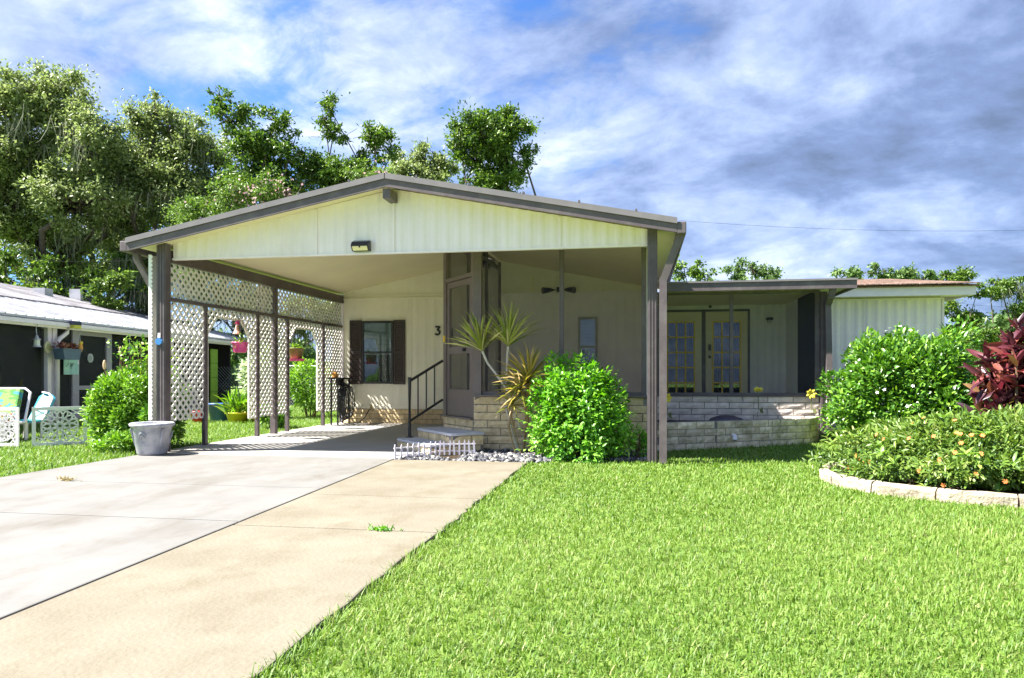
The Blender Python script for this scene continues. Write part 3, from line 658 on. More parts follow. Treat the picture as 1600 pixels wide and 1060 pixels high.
def arch(y0, y1):
    cz = 1.74; s = .30
    pl = [rect(y0, y1, 2.02, 2.16), [(y0, cz), (y0+.05, cz), (y0+s, 2.02), (y0, 2.02)], [(y1-.24, .34), (y1, .34), (y1, cz), (y1-.24, cz)], [(y1-.24, cz), (y1, cz), (y1, 2.02), (y1-.24-s+.05, 2.02)]]
    fr = [((y0+.03, .40), (y0+.03, cz)), ((y0+.03, cz), (y0+s, 2.02)), ((y0+s, 2.02), (y1-.24-s+.05, 2.02)), ((y1-.24-s+.05, 2.02), (y1-.24, cz)), ((y1-.24, cz), (y1-.24, .34)), ((y1-.24, .34), (y1, .34))]
    lattice_panel(pl, fr)
arch(10.58, 12.10); arch(13.31, 14.86)
# scalloped trim strip beside the front post
b = MB(); pts = [(-6.868, .45)]; n = 40
for i in range(n*4+1):
    z = .45+(2.80-.45)*i/(n*4); pts.append((-6.83+.024*abs(math.sin(math.pi*i/4.0)), z))
pts.append((-6.868, 2.80)); pts = [(x, 9.40, z) for x, z in pts]
b.prism(pts, (0, .012, 0)); b.build('scalloped_trim', LATT, lat)
b = MB(); b.box(-6.870, -6.860, 9.412, 9.58, .45, 2.80); b.build('trim_back', LATT, lat)

# ---------- curved planter wall in front of the french doors
pw = thing('planter_wall', 'low weathered brick planter wall below the french door room', 'wall', (1.6, 11.8, 0))
pp = [(.24, 11.0), (1.15, 11.55), (2.05, 12.12), (2.72, 12.58), (2.94, 13.0)]
for a, b_ in zip(pp[:-1], pp[1:]): brick_wall(pw, 'wall_section', a, b_, -.04, 4, .108, .33, BRICK_M, thick=.16, start=random.random(), joint=.009)
b = MB(); b.prism([(.24, 11.2, .25), (1.1, 11.75, .25), (2.0, 12.3, .25), (2.85, 13.0, .25), (2.95, 13.17, .25), (.24, 13.17, .25)], (0, 0, .05)); b.build('planter_soil', mat('dark_mulch', (.06, .045, .03), .95, .1, .5, 25, .8, 60), pw)
b = MB(); b.tube([(1.40, 11.72, .17), (1.42, 11.63, .165), (1.42, 11.60, .10)], .035, 10); b.build('drain_pipe', WHITE, pw)

# yellow flower stakes and a dark bowl in the planter
YFL = mat('yellow_stake_petal', (.72, .58, .06), .5)
def flower_stake(x, y, h, label, kind):
    t = thing('flower_stake', label, 'garden stake', (x, y, .3), 'yellow flower stakes in the brick planter')
    b = MB(); b.tube([(x-.03, y, .28), (x+.01, y, .3+h*.5), (x, y, .3+h)], .007, 6); b.build('stem', mat('olive_stem', (.16, .17, .06), .6), t)
    n = 7
    for i in range(n):
        a = 2*math.pi*i/n; e = Vector((math.cos(a), -.35, math.sin(a))) if kind else Vector((math.cos(a)*.8, math.sin(a)*.45-.35, .55)); e.normalize(); q = Vector((x, y, .3+h)); sd = e.cross(Vector((0, -1, .2))).normalized(); m = MB(); R_ = .095
        m.add([q, q+e*R_*.6+sd*R_*.34, q+e*R_, q+e*R_*.6-sd*R_*.34, q+e*R_*.6+Vector((0, -.012, 0))], [(0, 1, 4), (1, 2, 4), (2, 3, 4), (3, 0, 4)]); m.build('petal', YFL, t)
    m = MB(); q = Vector((x+.02, y-.01, .3+h*.45)); m.add([q, q+Vector((.05, -.02, .03)), q+Vector((.06, -.02, -.07)), q+Vector((.015, 0, -.05))], [(0, 1, 2, 3)]); m.build('leaf', MATS['olive_stem'], t)
flower_stake(1.90, 12.55, .52, 'yellow cupped flower stake in the middle of the brick planter', 0)
flower_stake(2.80, 12.9, .48, 'yellow daisy flower stake at the right end of the brick planter', 1)
flower_stake(.40, 11.55, .44, 'yellow flower stake at the left end of the brick planter beside the downspout', 1)
db = thing('dark_bowl', 'dark rounded bowl upturned in the brick planter', 'bowl', (1.36, 12.15, .3))
b = MB(); b.lathe([(.30, .0), (.31, .03), (.25, .10), (.12, .145), (.001, .15)], (1.36, 12.15, .3), 24); b.build('shell', mat('dark_plum_plastic', (.07, .055, .075), .5), db, True)
b = MB(); b.lathe([(.30, .0), (.325, .005), (.325, .025), (.305, .03)], (1.36, 12.15, .3), 24); b.build('rim', MATS['dark_plum_plastic'], db, True)

# ---------- round flower bed edging
bed = thing('flower_bed_edging', 'curved row of cream scalloped concrete edging blocks round the orange flowered shrub', 'edging', (3.6, 8.2, 0))
EDG = mat('cream_edging_concrete', (.44, .375, .28), .88, .2, .25, 9, .9, 30, col2=(.34, .28, .20), rnd=.14)
nb = 17
for i in range(nb):
    t0, t1 = 2*math.pi*(i+.012)/nb, 2*math.pi*(i+.988)/nb; b = MB(); ns = 6; vs = []
    for j in range(ns+1):
        t = t0+(t1-t0)*j/ns
        for (rr, zz) in ((1.0, -.06), (1.0, .058), (.985, .080), (.955, .086), (.94, .07), (.935, -.06)):
            jit = random.uniform(-.007, .007); vs.append((3.62+1.72*(rr+jit)*math.cos(t), 8.22+1.42*(rr+jit)*math.sin(t), zz+jit))
    fs = [(j*6+k, (j+1)*6+k, (j+1)*6+(k+1) % 6, j*6+(k+1) % 6) for j in range(ns) for k in range(6)]+[tuple(range(6)), tuple(ns*6+k for k in reversed(range(6)))]
    b.add(vs, fs); b.build('edging_block', EDG, bed)
b = MB(); b.prism([(3.62+1.6*math.cos(2*math.pi*i/32), 8.22+1.3*math.sin(2*math.pi*i/32), -.05) for i in range(32)], (0, 0, .09)); b.build('bed_soil', MATS['dark_mulch'], bed)
#PART2
# ------------------------------------------------------------------ grass, pebbles
GRASS = leafmat('lawn_grass', [(0, (.062, .135, .013)), (.4, (.130, .235, .028)), (.75, (.225, .33, .062)), (1, (.33, .33, .14))], .5, .35, .35)
def inside_ellipse(x, y, c, a): return ((x-c[0])/a[0])**2+((y-c[1])/a[1])**2 < 1
def in_planter(x, y):       # behind the planter front line
    yl_ = np.interp(x, [p[0] for p in pp], [p[1] for p in pp]); return (x > .2) & (x < 3.05) & (y > yl_-.02)
def lawn_ok_right(x, y):
    ed = -1.40+.025*np.sin(y*9)+.02*np.sin(y*23+1)
    ok = (x > ed) & ~inside_ellipse(x, y, (3.62, 8.22), (1.70, 1.40)) & ~in_planter(x, y) & (y < 15.3)
    peb = (y > 9.62+.10*np.sin(x*5)) & (x < .22) & (x > -1.6)
    peb |= (x < -.9) & (y > 9.12+(x+1.4)*.9)
    return ok & ~peb
def grass_patch(name, label, ok, box, dens, lenr=(.045, .085), near=2.5):
    x0, x1, y0, y1 = box; P = []
    ca, sa = math.cos(math.atan(200/1150)), math.sin(math.atan(200/1150))
    n = int((x1-x0)*(y1-y0)*dens); x = rng.uniform(x0, x1, n); y = rng.uniform(y0, y1, n)
    d = y*ca-x*sa; lat_ = (x*ca+y*sa)/np.maximum(d, .1)
    keep = (d > 1.2) & (np.abs(lat_) < 1.15) & (rng.random(n) < np.clip((near/np.maximum(d, near))**1.15, .12, 1)) & ok(x, y)
    x, y, d = x[keep], y[keep], d[keep]; n = len(x)
    pos = np.stack([x, y, np.full(n, -.035)], 1)
    az = rng.uniform(0, 2*np.pi, n); tilt = np.clip(rng.normal(.80, .36, n), .05, 1.45)
    dr = np.stack([np.cos(az)*np.sin(tilt), np.sin(az)*np.sin(tilt), np.cos(tilt)], 1)
    nn = np.stack([-np.cos(az)*np.cos(tilt), -np.sin(az)*np.cos(tilt), np.sin(tilt)], 1)
    sc = np.clip(d/5.5, .8, 1.7)
    patch = .5+.25*np.sin(x*1.3+1.7*np.sin(y*.8))*np.cos(y*.9+x*.5)+.25*np.sin(x*3.1+2*np.sin(y*2.3))*np.cos(y*2.7-x)
    L = rng.uniform(*lenr, n)*(.85+.3*patch); W = rng.uniform(.0045, .0085, n)*sc
    r = np.clip(rng.normal(.45, .22, n)+.34*(patch-.5), 0, .93); r[rng.random(n) < .02] = 1
    o = leafmesh(name, pos, dr, nn, L, W, T_BLADE, GRASS, None, r); tag(o, label, kind='stuff'); o['category'] = 'grass'; return o
grass_patch('grass', 'bright green mown front lawn grass beside the driveway', lawn_ok_right, (-1.5, 14, 1.7, 15.3), 8500, (.032, .062))
grass_patch('grass_edge', 'longer grass blades leaning over the driveway edge', lambda x, y: x < -1.33+.05*np.sin(y*7)*np.sin(y*2.3), (-1.385, -1.22, 1.7, 9.3), 5200, (.05, .10))
pot_c = (-6.62, 9.14)
def lawn_ok_left(x, y): return (x < -6.80-.0*y+.02*np.sin(y*11)) & ~inside_ellipse(x, y, pot_c, (.3, .3))
grass_patch('grass', 'green side lawn grass left of the driveway and past the lattice', lawn_ok_left, (-16, -6.7, 5.5, 24), 2600, (.05, .10), 6)

SLATE = leafmat('slate_chip', [(0, (.025, .027, .032)), (.45, (.07, .07, .082)), (.8, (.18, .178, .175)), (1, (.40, .37, .32))], .7, .3, 0)
def stones(name, label, ok, box, n, size):
    x = rng.uniform(box[0], box[1], n); y = rng.uniform(box[2], box[3], n); k = ok(x, y); x, y = x[k], y[k]; n = len(x)
    tv = np.array([(-.5,0,-.2),(-.2,.5,-.15),(.3,.42,-.2),(.5,-.05,-.2),(.2,-.5,-.15),(-.3,-.42,-.2),(-.4,.05,.2),(-.1,.38,.25),(.3,.3,.18),(.38,-.08,.22),(.1,-.4,.2),(-.2,-.3,.26)])
    tf = [(0,1,7,6),(1,2,8,7),(2,3,9,8),(3,4,10,9),(4,5,11,10),(5,0,6,11),(6,7,8,9,10,11)]
    d = unit(n); d[:, 2] *= .3; nn = np.tile((0, 0, 1.), (n, 1))+.35*rng.normal(size=(n, 3))
    pos = np.stack([x, y, -.035+rng.uniform(0, .04, n)], 1); L = rng.uniform(*size, n)
    o = leafmesh(name, pos, d, nn, L, L*rng.uniform(.5, .9, n), (tv, tf), SLATE); tag(o, label, kind='stuff'); o['category'] = 'gravel'; return o
def peb_ok(x, y):
    front = np.where(x < -1.4, 9.16, np.where(x < -.9, 9.16+(x+1.4)*.9, 9.60))
    e = (x < -2.35) & (y > 9.62+(-2.75-x)*1.0) | (x < -3.1)
    return (y > front) & (y < 10.6) & ~e
b = MB(); b.add([(-3.2, 9.15, -.032), (-1.40, 9.15, -.032), (.2, 9.62, -.032), (.2, 10.6, -.032), (-3.2, 10.6, -.032)], [(0, 1, 2, 3, 4)]); tag(b.build('gravel_bed', MATS['dark_mulch']), kind='structure')
stones('pebbles', 'grey and white slate chips strewn along the porch brick wall', peb_ok, (-3.1, .15, 9.1, 10.6), 5200, (.035, .085))

# ------------------------------------------------------------------ shrubs
def shrub(name, label, cat, c, rad, m, n, L, W, lumps=26, up=.25, tmpl=T_LEAF, lump=.32, stems=7, sm=STEMM, flat=0., group=None, bias=.55, droop=0., rand=.5, jit=.12, dome=False):
    """a bush as many leaf clumps through an ellipsoid; c is the base centre, rad = (rx, ry, height)"""
    rt = thing(name, label, cat, c, group); rx, ry, h = rad; cz = .26 if dome else .5; hz = 1-cz; ctr = np.array((c[0], c[1], c[2]+h*cz))
    st_ = MB()
    for i in range(stems):
        a = 2*math.pi*i/stems+random.uniform(-.3, .3); q = random.uniform(.25, .6)
        tip = (c[0]+math.cos(a)*rx*q*1.2, c[1]+math.sin(a)*ry*q*1.2, c[2]+h*random.uniform(.6, .88)); b0 = (c[0]+math.cos(a)*rx*.14, c[1]+math.sin(a)*ry*.14, c[2]-.03)
        mid = (b0[0]*.55+tip[0]*.45, b0[1]*.55+tip[1]*.45, c[2]+h*.38); st_.tube([b0, mid, tip], [.022, .016, .007], 6)
        for _ in range(2):
            t2 = tuple(mid[j]+random.uniform(-.3, .3)*(rx, ry, h*.8)[j] for j in range(3)); st_.tube([mid, t2], [.012, .005], 5)
    st_.build('stem', sm, rt)
    v = unit(lumps*6); v = v[v[:, 2] > (-.3 if dome else -.8)][:lumps]; lumps = len(v)
    if dome:                       # clumps spread evenly over the dome
        k_ = np.arange(lumps)+.5; zz_ = 1-1.3*k_/lumps; aa = k_*2.39996+rng.random()*6; q0 = np.sqrt(np.maximum(0, 1-zz_**2)); v = np.stack([q0*np.cos(aa), q0*np.sin(aa), zz_], 1); rng.shuffle(v)
        v = np.sign(v)*np.abs(v)**.8
    rr = rng.uniform(.55, .92, lumps)**.7
    lc = ctr+v*rr[:, None]*np.array((rx, ry, h*hz))*(1-lump*.55)*(1+jit*rng.normal(size=(lumps, 1)))
    lc[:, 2] = np.maximum(lc[:, 2], c[2]+.1*h)
    k = rng.integers(0, lumps, n); lr = lump*rng.uniform(.7, 1.15, lumps)
    u = unit(n); r = rng.random(n)**.38
    pos = lc[k]+u*(r*lr[k])[:, None]*np.array((rx, ry, h*hz))
    pos[:, 2] = np.maximum(pos[:, 2], c[2]+.02)
    outw = norm((pos-ctr)/np.array((rx, ry, h*hz))); d = norm(u*.8+outw*.6+rng.normal(size=(n, 3))*rand+np.array((0, 0, up-droop)))
    nn = outw*.55+np.array((0, 0, 1-flat))*.8+rng.normal(size=(n, 3))*.45
    lr_ = rng.random(lumps)*.3; rv = np.clip(rng.random(n)*.72+lr_[k], 0, 1)
    o = leafmesh('foliage', pos, d, nn, rng.uniform(L*.65, L*1.25, n), rng.uniform(W*.75, W*1.2, n), tmpl, m, rt, rv, 'stuff')
    return rt, lc, ctr, np.array((rx, ry, h*hz))
def surface_pts(n, ctr, rad, front=True, zmin=-.4):
    v = unit(n*12); v = v[v[:, 2] > zmin]
    if front: v = v[(v @ np.array((.05, -1, .25))) > .05]
    v = v[:n]; return ctr+v*rad*rng.uniform(.92, 1.04, (len(v), 1)), v
def flowers(root, name, m, n, ctr, rad, size, petals=5, zmin=-.3):
    pts, nv = surface_pts(n, ctr, rad, True, zmin)
    for p, v in zip(pts, nv):
        b = MB(); d, s, u = basis(v)
        for i in range(petals):
            a = 2*math.pi*i/petals; e = (s*math.cos(a)+u*math.sin(a)); e2 = d.cross(e)
            P = Vector(p); b.add([P, P+e*size*.6+e2*size*.34+d*size*.2, P+e*size+d*size*.05, P+e*size*.6-e2*size*.34+d*size*.2], [(0, 1, 2, 3)])
        b.build(name, m, root)

GARD = leafmat('gardenia_leaf', [(0, (.04, .12, .018)), (.5, (.10, .24, .025)), (.85, (.21, .38, .04)), (1, (.32, .46, .08))], .33, .5, .25)
r_, _, c_, q_ = shrub('gardenia_bush', 'big rounded glossy green bush with white flowers at the right house corner', 'bush', (4.06, 12.35, -.03), (1.16, 1.0, 1.95), GARD, 22000, .095, .044, 90, .35, T_LEAF, .22, 9, rand=.7, jit=.09, dome=True)
WPET = mat('white_petal', (.82, .82, .78), .6); flowers(r_, 'flower', WPET, 30, c_, q_, .027)
FIRE = leafmat('firebush_leaf', [(0, (.05, .11, .018)), (.5, (.125, .215, .032)), (.85, (.22, .31, .058)), (1, (.33, .36, .11))], .42, .4, .3)
r_, lc_, c_, q_ = shrub('firebush', 'low spreading light green shrub with orange flowers inside the edging', 'bush', (3.62, 8.20, .03), (1.50, 1.28, .68), FIRE, 36000, .085, .024, 110, .1, T_LEAF, .24, 16, rand=1.0, jit=.15, dome=True)
OPET = mat('orange_petal', (.62, .20, .05), .5); flowers(r_, 'flower', OPET, 70, c_, q_, .024, 6)
LP = leaf_piece('leaf', FIRE, n=3)
LPO = leafmat('firebush_leaf_single', [(0, (.10, .20, .025)), (.5, (.19, .33, .045)), (1, (.34, .44, .09))], .42, .4, .3, per='obj')
for me in LP: me.materials[0] = LPO
pts, nv = surface_pts(48, c_, q_*1.0)
for p, v in zip(pts, nv):
    ax, s, u = basis(Vector(v)*.6+Vector((0, 0, .8)))
    for i in range(6):
        a = 2*math.pi*i/6+random.random(); d = s*math.cos(a)+u*math.sin(a)+ax*random.uniform(.2, .7)
        place('leaf', random.choice(LP), r_, leaf_matrix(p, d, random.uniform(.09, .14), random.uniform(.028, .04)))
BRT = leafmat('bright_bush_leaf', [(0, (.06, .19, .02)), (.45, (.14, .36, .03)), (.8, (.26, .50, .06)), (1, (.42, .60, .16))], .4, .45, .32)
r_, _, c_, q_ = shrub('green_bush', 'bright green leafy bush in the slate chips before the screened porch', 'bush', (-.83, 9.86, -.02), (.70, .46, 1.26), BRT, 15000, .075, .036, 70, .2, T_LEAF, .28, 7, droop=.25, rand=.9, jit=.20, dome=True)
LB = leaf_piece('leaf', leafmat('bright_bush_leaf_single', [(0, (.12, .34, .03)), (.6, (.21, .47, .05)), (1, (.36, .58, .12))], .38, .45, .32, per='obj'), n=3)
pts, nv = surface_pts(60, c_, q_*1.06, True, -.3)
for p, v in zip(pts, nv):      # feathery compound sprigs
    ax = Vector(v)*.8+Vector((0, 0, .15)); ax.normalize(); s = ax.cross(Vector((0, 0, 1))).normalized(); P = Vector(p)-ax*.05
    for i in range(5):
        sg = (-1, 1)[i % 2]; q = P+ax*.035*i; d = ax*.55+s*sg*.8+Vector((0, 0, -.25)) if i < 4 else ax
        place('leaf', random.choice(LB), r_, leaf_matrix(q, d, random.uniform(.06, .085), .036))
for k in range(5):      # sprigs reaching towards the dracaena
    pass
LEFT = leafmat('ixora_leaf', [(0, (.07, .17, .02)), (.5, (.17, .34, .035)), (.85, (.28, .46, .06)), (1, (.42, .52, .12))], .4, .45, .3)
r_, _, c_, q_ = shrub('round_shrub', 'dense rounded light green shrub behind the grey flower pot', 'bush', (-7.70, 10.15, -.03), (.66, .54, 1.36), LEFT, 20000, .062, .03, 80, .4, T_LEAF, .26, 7, rand=.8, dome=True)
shrub('low_shrub', 'dark leafy shrub at the foot of the first lattice panel', 'bush', (-7.06, 10.0, -.03), (.30, .52, 1.35), GARD, 3600, .075, .034, 34, .3, T_LEAF, .26, 6)
for i in range(16):
    x, y = -7.5+random.uniform(-.35, .45), 10.1+random.uniform(-.3, .3); b = MB(); b.tube([(x, y, 1.1), (x+random.uniform(-.06, .06), y, random.uniform(1.4, 1.62))], [.008, .004], 5); b.build('stem', STEMM, r_)
n = 260; px_ = rng.uniform(-.38, .48, n)-7.5; pos = np.stack([px_, 10.1+rng.uniform(-.3, .3, n), rng.uniform(1.25, 1.66, n)], 1)
leafmesh('sprig', pos, unit(n)+np.array((0, 0, .4)), unit(n)+np.array((0, 0, 1)), .07, .036, T_LEAF, LEFT, r_, None, 'stuff')

shrub('small_fern', 'small green fern at the foot of the porch wall beside the right post', 'plant', (-.02, 9.95, -.03), (.13, .12, .45), BRT, 420, .06, .022, 12, .5, T_LEAF, .4, 4)
shrub('low_plant', 'low leafy plant on the lawn edge left of the grey flower pot', 'plant', (-7.35, 9.45, -.03), (.42, .25, .30), LEFT, 1100, .07, .03, 18, .4, T_LEAF, .34, 5)
# red cordyline: stems with rosettes of single broad leaves
CORD = leafmat('cordyline_leaf', [(0, (.03, .013, .018)), (.35, (.09, .022, .032)), (.6, (.18, .04, .045)), (.82, (.26, .10, .06)), (.93, (.36, .07, .10)), (1, (.20, .18, .04))], .3, .5, .2, per='obj')
CL = leaf_piece('leaf', CORD, n=4)
ct = thing('cordyline', 'red leaved cordyline clump at the right edge behind the flower bed', 'plant', (4.98, 10.3, -.03))
nlf = 0
cs = [(4.42, 10.1, .9), (4.55, 9.95, 1.25), (4.62, 10.2, 1.5), (4.75, 9.9, 1.05), (4.85, 10.1, 1.6), (4.95, 9.9, 1.3), (5.1, 10.0, 1.66), (4.5, 10.3, 1.15), (4.68, 9.85, .75), (4.9, 9.8, .85), (4.38, 10.0, .62), (5.05, 9.85, 1.0), (5.25, 10.2, 1.5), (4.75, 10.35, 1.72), (4.6, 9.9, .45)]
for x, y, h in cs:
    b = MB(); b.tube([(4.9+(x-4.9)*.5, 10.1+(y-10.1)*.5, -.03), (x, y, h*.6), (x, y, h)], [.022, .018, .012], 6); b.build('stem', STEMM, ct)
    for k in range(20):
        t = 2.4*k+random.random()*.6; e = random.uniform(-.1, .75) if k > 5 else random.uniform(.7, 1.3); d = Vector((math.cos(t)*math.cos(e), math.sin(t)*math.cos(e), math.sin(e)))
        place('leaf', random.choice(CL), ct, leaf_matrix((x, y, h-.016*k), d, random.uniform(.20, .32), random.uniform(.065, .10)))
n = 1500; q_ = np.array([5.0, 10.3, .82])+unit(n)*(rng.random((n, 1))**.4)*np.array((.78, .45, .82)); leafmesh('foliage', q_, unit(n)+np.array((0, -.2, .5)), unit(n)+np.array((0, 0, .8)), rng.uniform(.2, .34, n), .085, T_LEAF, leafmat('cordyline_leaf_mass', [(0, (.03, .013, .018)), (.35, (.09, .022, .032)), (.6, (.18, .04, .045)), (.82, (.26, .10, .06)), (.93, (.36, .07, .10)), (1, (.20, .18, .04))], .3, .5, .2), ct, None, 'stuff')
# dracaena: three stems and rosettes of strap leaves
dr = thing('dracaena', 'spiky dracaena with striped yellow green leaf heads by the porch corner', 'plant', (-1.75, 10.3, -.03))
DY = leafmat('dracaena_leaf', [(0, (.16, .24, .03)), (.4, (.36, .42, .07)), (.75, (.55, .55, .18)), (1, (.62, .58, .32))], .4, .4, .3, per='obj')
DG = leafmat('dracaena_gold_leaf', [(0, (.18, .22, .03)), (.35, (.38, .33, .05)), (.7, (.55, .42, .10)), (1, (.62, .48, .28))], .4, .4, .3, per='obj')
STRAP = (np.array([(0,.35,0),(0,-.35,0),(.3,.5,.03),(.3,-.5,.03),(.65,.42,.02),(.65,-.42,.02),(1,0,-.07),(.3,0,.015),(.65,0,.005)]), [(0,1,7),(0,7,2),(1,3,7),(7,3,5,8),(2,7,8,4),(4,8,6),(8,5,6)])
WST = mat('pale_stem', (.55, .50, .42), .8, .2, .25, 30); TST = mat('tan_stem', (.32, .22, .12), .85, .2, .3, 30)
def head(p, ax, n, L, m, spread=(.0, 1.35), w=.022):
    LPs = leaf_piece('leaf', m, STRAP, 3); ax, s, u = basis(ax)
    for i in range(n):
        t = 2.4*i; e = spread[0]+(spread[1]-spread[0])*((i+.5)/n)**.75+random.uniform(-.1, .1)
        d = ax*math.cos(e)+(s*math.cos(t)+u*math.sin(t))*math.sin(e)
        place('leaf', random.choice(LPs), dr, leaf_matrix(Vector(p)+ax*(.06*(1-i/n)), d, L*random.uniform(.75, 1.08), w*random.uniform(.8, 1.2), up=ax))
def stem(pts, r, m): b = MB(); b.tube(pts, r, 8); b.build('stem', m, dr)
yy = 10.2
h1, h2, h3, h4 = (-2.20, yy, 1.43), (-1.84, yy+.05, 1.50), (-1.53, yy-.08, .98), (-1.74, yy-.12, .66)
stem([(-1.66, yy, .35), (-1.82, yy, .86), (-2.02, yy, 1.13), (-2.13, yy, 1.27), h1], [.02, .018, .016, .016, .018], WST)
stem([(-1.68, yy+.05, -.03), (-1.86, yy+.05, .6), (-1.86, yy+.05, 1.1), h2], [.022, .02, .017, .018], WST)
stem([(-1.62, yy, -.03), (-1.56, yy, .45), h3], [.035, .03, .022], TST); stem([(-1.5, yy, -.03), (-1.56, yy, .5), (-1.6, yy, .85)], [.03, .025, .02], TST)
stem([(-1.70, yy-.1, -.03), (-1.80, yy-.12, .38), h4], [.018, .016, .014], TST); stem([(-1.62, yy-.1, -.03), (-1.74, yy-.12, .4), (-1.80, yy-.12, .7)], [.016, .014, .012], TST)
head(h1, (-.28, 0, 1), 52, .56, DY, (.0, 1.15)); head(h2, (.02, 0, 1), 60, .64, DY, (0, 1.2))
head(h3, (.06, -.05, 1), 90, .56, DG, (.05, 1.8)); head((-1.62, yy-.14, .86), (-.1, -.3, 1), 46, .46, DG, (.3, 1.9)); head(h4, (.0, -.15, 1), 44, .32, DG, (.15, 2.1), .016)

# small weeds
def weed(x, y, n, L, label, m=BRT):
    t = thing('weed', label, 'weed', (x, y, 0)); d = unit(n); d[:, 2] = np.abs(d[:, 2])*.6+.12; pos = np.stack([x+rng.normal(0, L*.7, n), y+rng.normal(0, L*.25, n), np.full(n, .002)], 1)
    leafmesh('foliage', pos, d, unit(n)+np.array((0, 0, 1.)), L*rng.uniform(.5, 1, n), .012, T_LEAF, m, t)
weed(-1.80, 4.96, 70, .06, 'small green weed tuft growing from the joint of the tan driveway slabs')
weed(-5.85, 6.72, 60, .07, 'dry tan weed growing from the joint of the pale driveway slabs', leafmat('dry_weed', [(0, (.3, .24, .1)), (1, (.45, .38, .2))], .7, .2, .2))

# ------------------------------------------------------------------ pots and small things by the carport
POT = mat('grey_pot_plastic', (.42, .42, .46), .55, .4, .22, 7, .15, 30, col2=(.34, .34, .39), dirt=(.52, .51, .52), dirt_s=7)
fp = thing('flower_pot', 'big empty grey plastic flower pot at the driveway edge', 'pot', (pot_c[0], pot_c[1], 0))
b = MB(); b.lathe([(.001, .0), (.175, .0), (.195, .03), (.25, .39), (.258, .40), (.235, .40), (.18, .05), (.001, .05)], (*pot_c, 0), 32); b.build('body', POT, fp, True)
b = MB(); b.lathe([(.252, .37), (.285, .395), (.292, .425), (.27, .44), (.24, .43), (.245, .385)], (*pot_c, 0), 32); b.build('rim', POT, fp, True)
b = MB(); b.lathe([(.001, .34), (.232, .34), (.232, .33)], (*pot_c, 0), 24); b.build('soil', SOIL, fp)
for k in range(6):
    t = -math.pi/2-.95+k*1.05; b = MB()
    if k % 2 == 0:
        pts = [(pot_c[0]+(.222+.05*(z-.2)/.19)*math.cos(t+.0), pot_c[1]+(.222+.05*(z-.2)/.19)*math.sin(t), z) for z in (.05, .15, .25, .36)]; b.tube(pts, .016, 6); b.build('rib', POT, fp)
    else:
        for q, rr in ((0, .06), (1, .035)):
            pts = [(pot_c[0]+(.226+.055*(z-.2)/.19)*math.cos(t+a_), pot_c[1]+(.226+.055*(z-.2)/.19)*math.sin(t+a_), z) for a_, z in ((rr*3.2*math.cos(w), .22+rr*1.6*math.sin(w)) for w in np.linspace(.4, 5.4, 14))]; b.tube(pts, .009, 6)
        b.build('scroll_relief', POT, fp)
def basket(name, label, c, r, h, m, group=None, drop=.5, plant=True):
    t = thing(name, label, 'pot', c, group)
    b = MB(); b.lathe([(.001, 0), (r*.72, 0), (r*.76, .01), (r*.98, h), (r*1.05, h+.005), (r*1.05, h+.02), (r*.95, h+.02), (r*.9, h-.02), (.001, h-.02)], c, 20); b.build('bowl', m, t, True)
    b = MB()
    for k in range(3): a = 2*math.pi*k/3; b.tube([(c[0]+r*math.cos(a), c[1]+r*math.sin(a), c[2]+h), (c[0], c[1], c[2]+h+drop)], .005, 5)
    b.build('hanger', mat('wire', (.3, .3, .3), .4, metal=.6), t)
    if plant:
        n = 70; d = unit(n); d[:, 2] = np.abs(d[:, 2]); leafmesh('plant', np.array(c)+np.array((0, 0, h))+rng.normal(size=(n, 3))*r*.4, d, unit(n)+np.array((0, 0, 1.)), r*.6, r*.18, T_LEAF, LEFT, t, None, 'stuff')
    return t
PINK = mat('pink_plastic', (.75, .08, .28), .35, .5, .06)
t = basket('hanging_pot', 'bright pink pot hanging in the first lattice archway', (-6.66, 11.47, 1.47), .135, .155, PINK)
b = MB(); b.box(-6.675, -6.645, 11.66, 11.70, 1.52, 1.55); b.build('tag', WHITE, t)
bf = thing('bird_feeder', 'pink and tan ornament hanging above the pink pot', 'feeder', (-6.66, 11.46, 1.98))
b = MB(); b.lathe([(.001, .10), (.02, .09), (.04, .0), (.07, -.05), (.06, -.06), (.001, -.06)], (-6.70, 11.44, 1.84), 12); b.build('body', mat('peach_plastic', (.7, .4, .3), .5), bf)
b = MB()
for k in range(7): b.add([(-6.7+random.uniform(-.05, .05), 11.44+random.uniform(-.05, .05), 1.98+random.uniform(-.05, .04)) for _ in range(4)], [(0, 1, 2, 3)])
b.build('bow', PINK, bf)
t = basket('hanging_pot', 'olive pot with pink saucer hanging in the second lattice archway', (-6.78, 13.78, 1.42), .15, .19, mat('olive_plastic', (.22, .17, .05), .5), None, .5)
b = MB(); b.lathe([(.001, -.05), (.15, -.05), (.17, -.005), (.001, -.005)], (-6.78, 13.78, 1.42), 18); b.build('saucer', PINK, t)
bo = thing('round_ornament', 'small round blue disc fixed to the front lattice post', 'ornament', (-6.72, 9.43, 1.57))
q = MB(); q.tube([(-6.72, 9.435, 1.57), (-6.72, 9.41, 1.57)], [.055, .05], 16); q.build('disc', mat('blue_plastic', (.06, .22, .5), .3), bo)
b = MB(); b.box(-6.745, -6.70, 9.425, 9.438, 1.62, 1.69); b.build('tag', WHITE, bo)
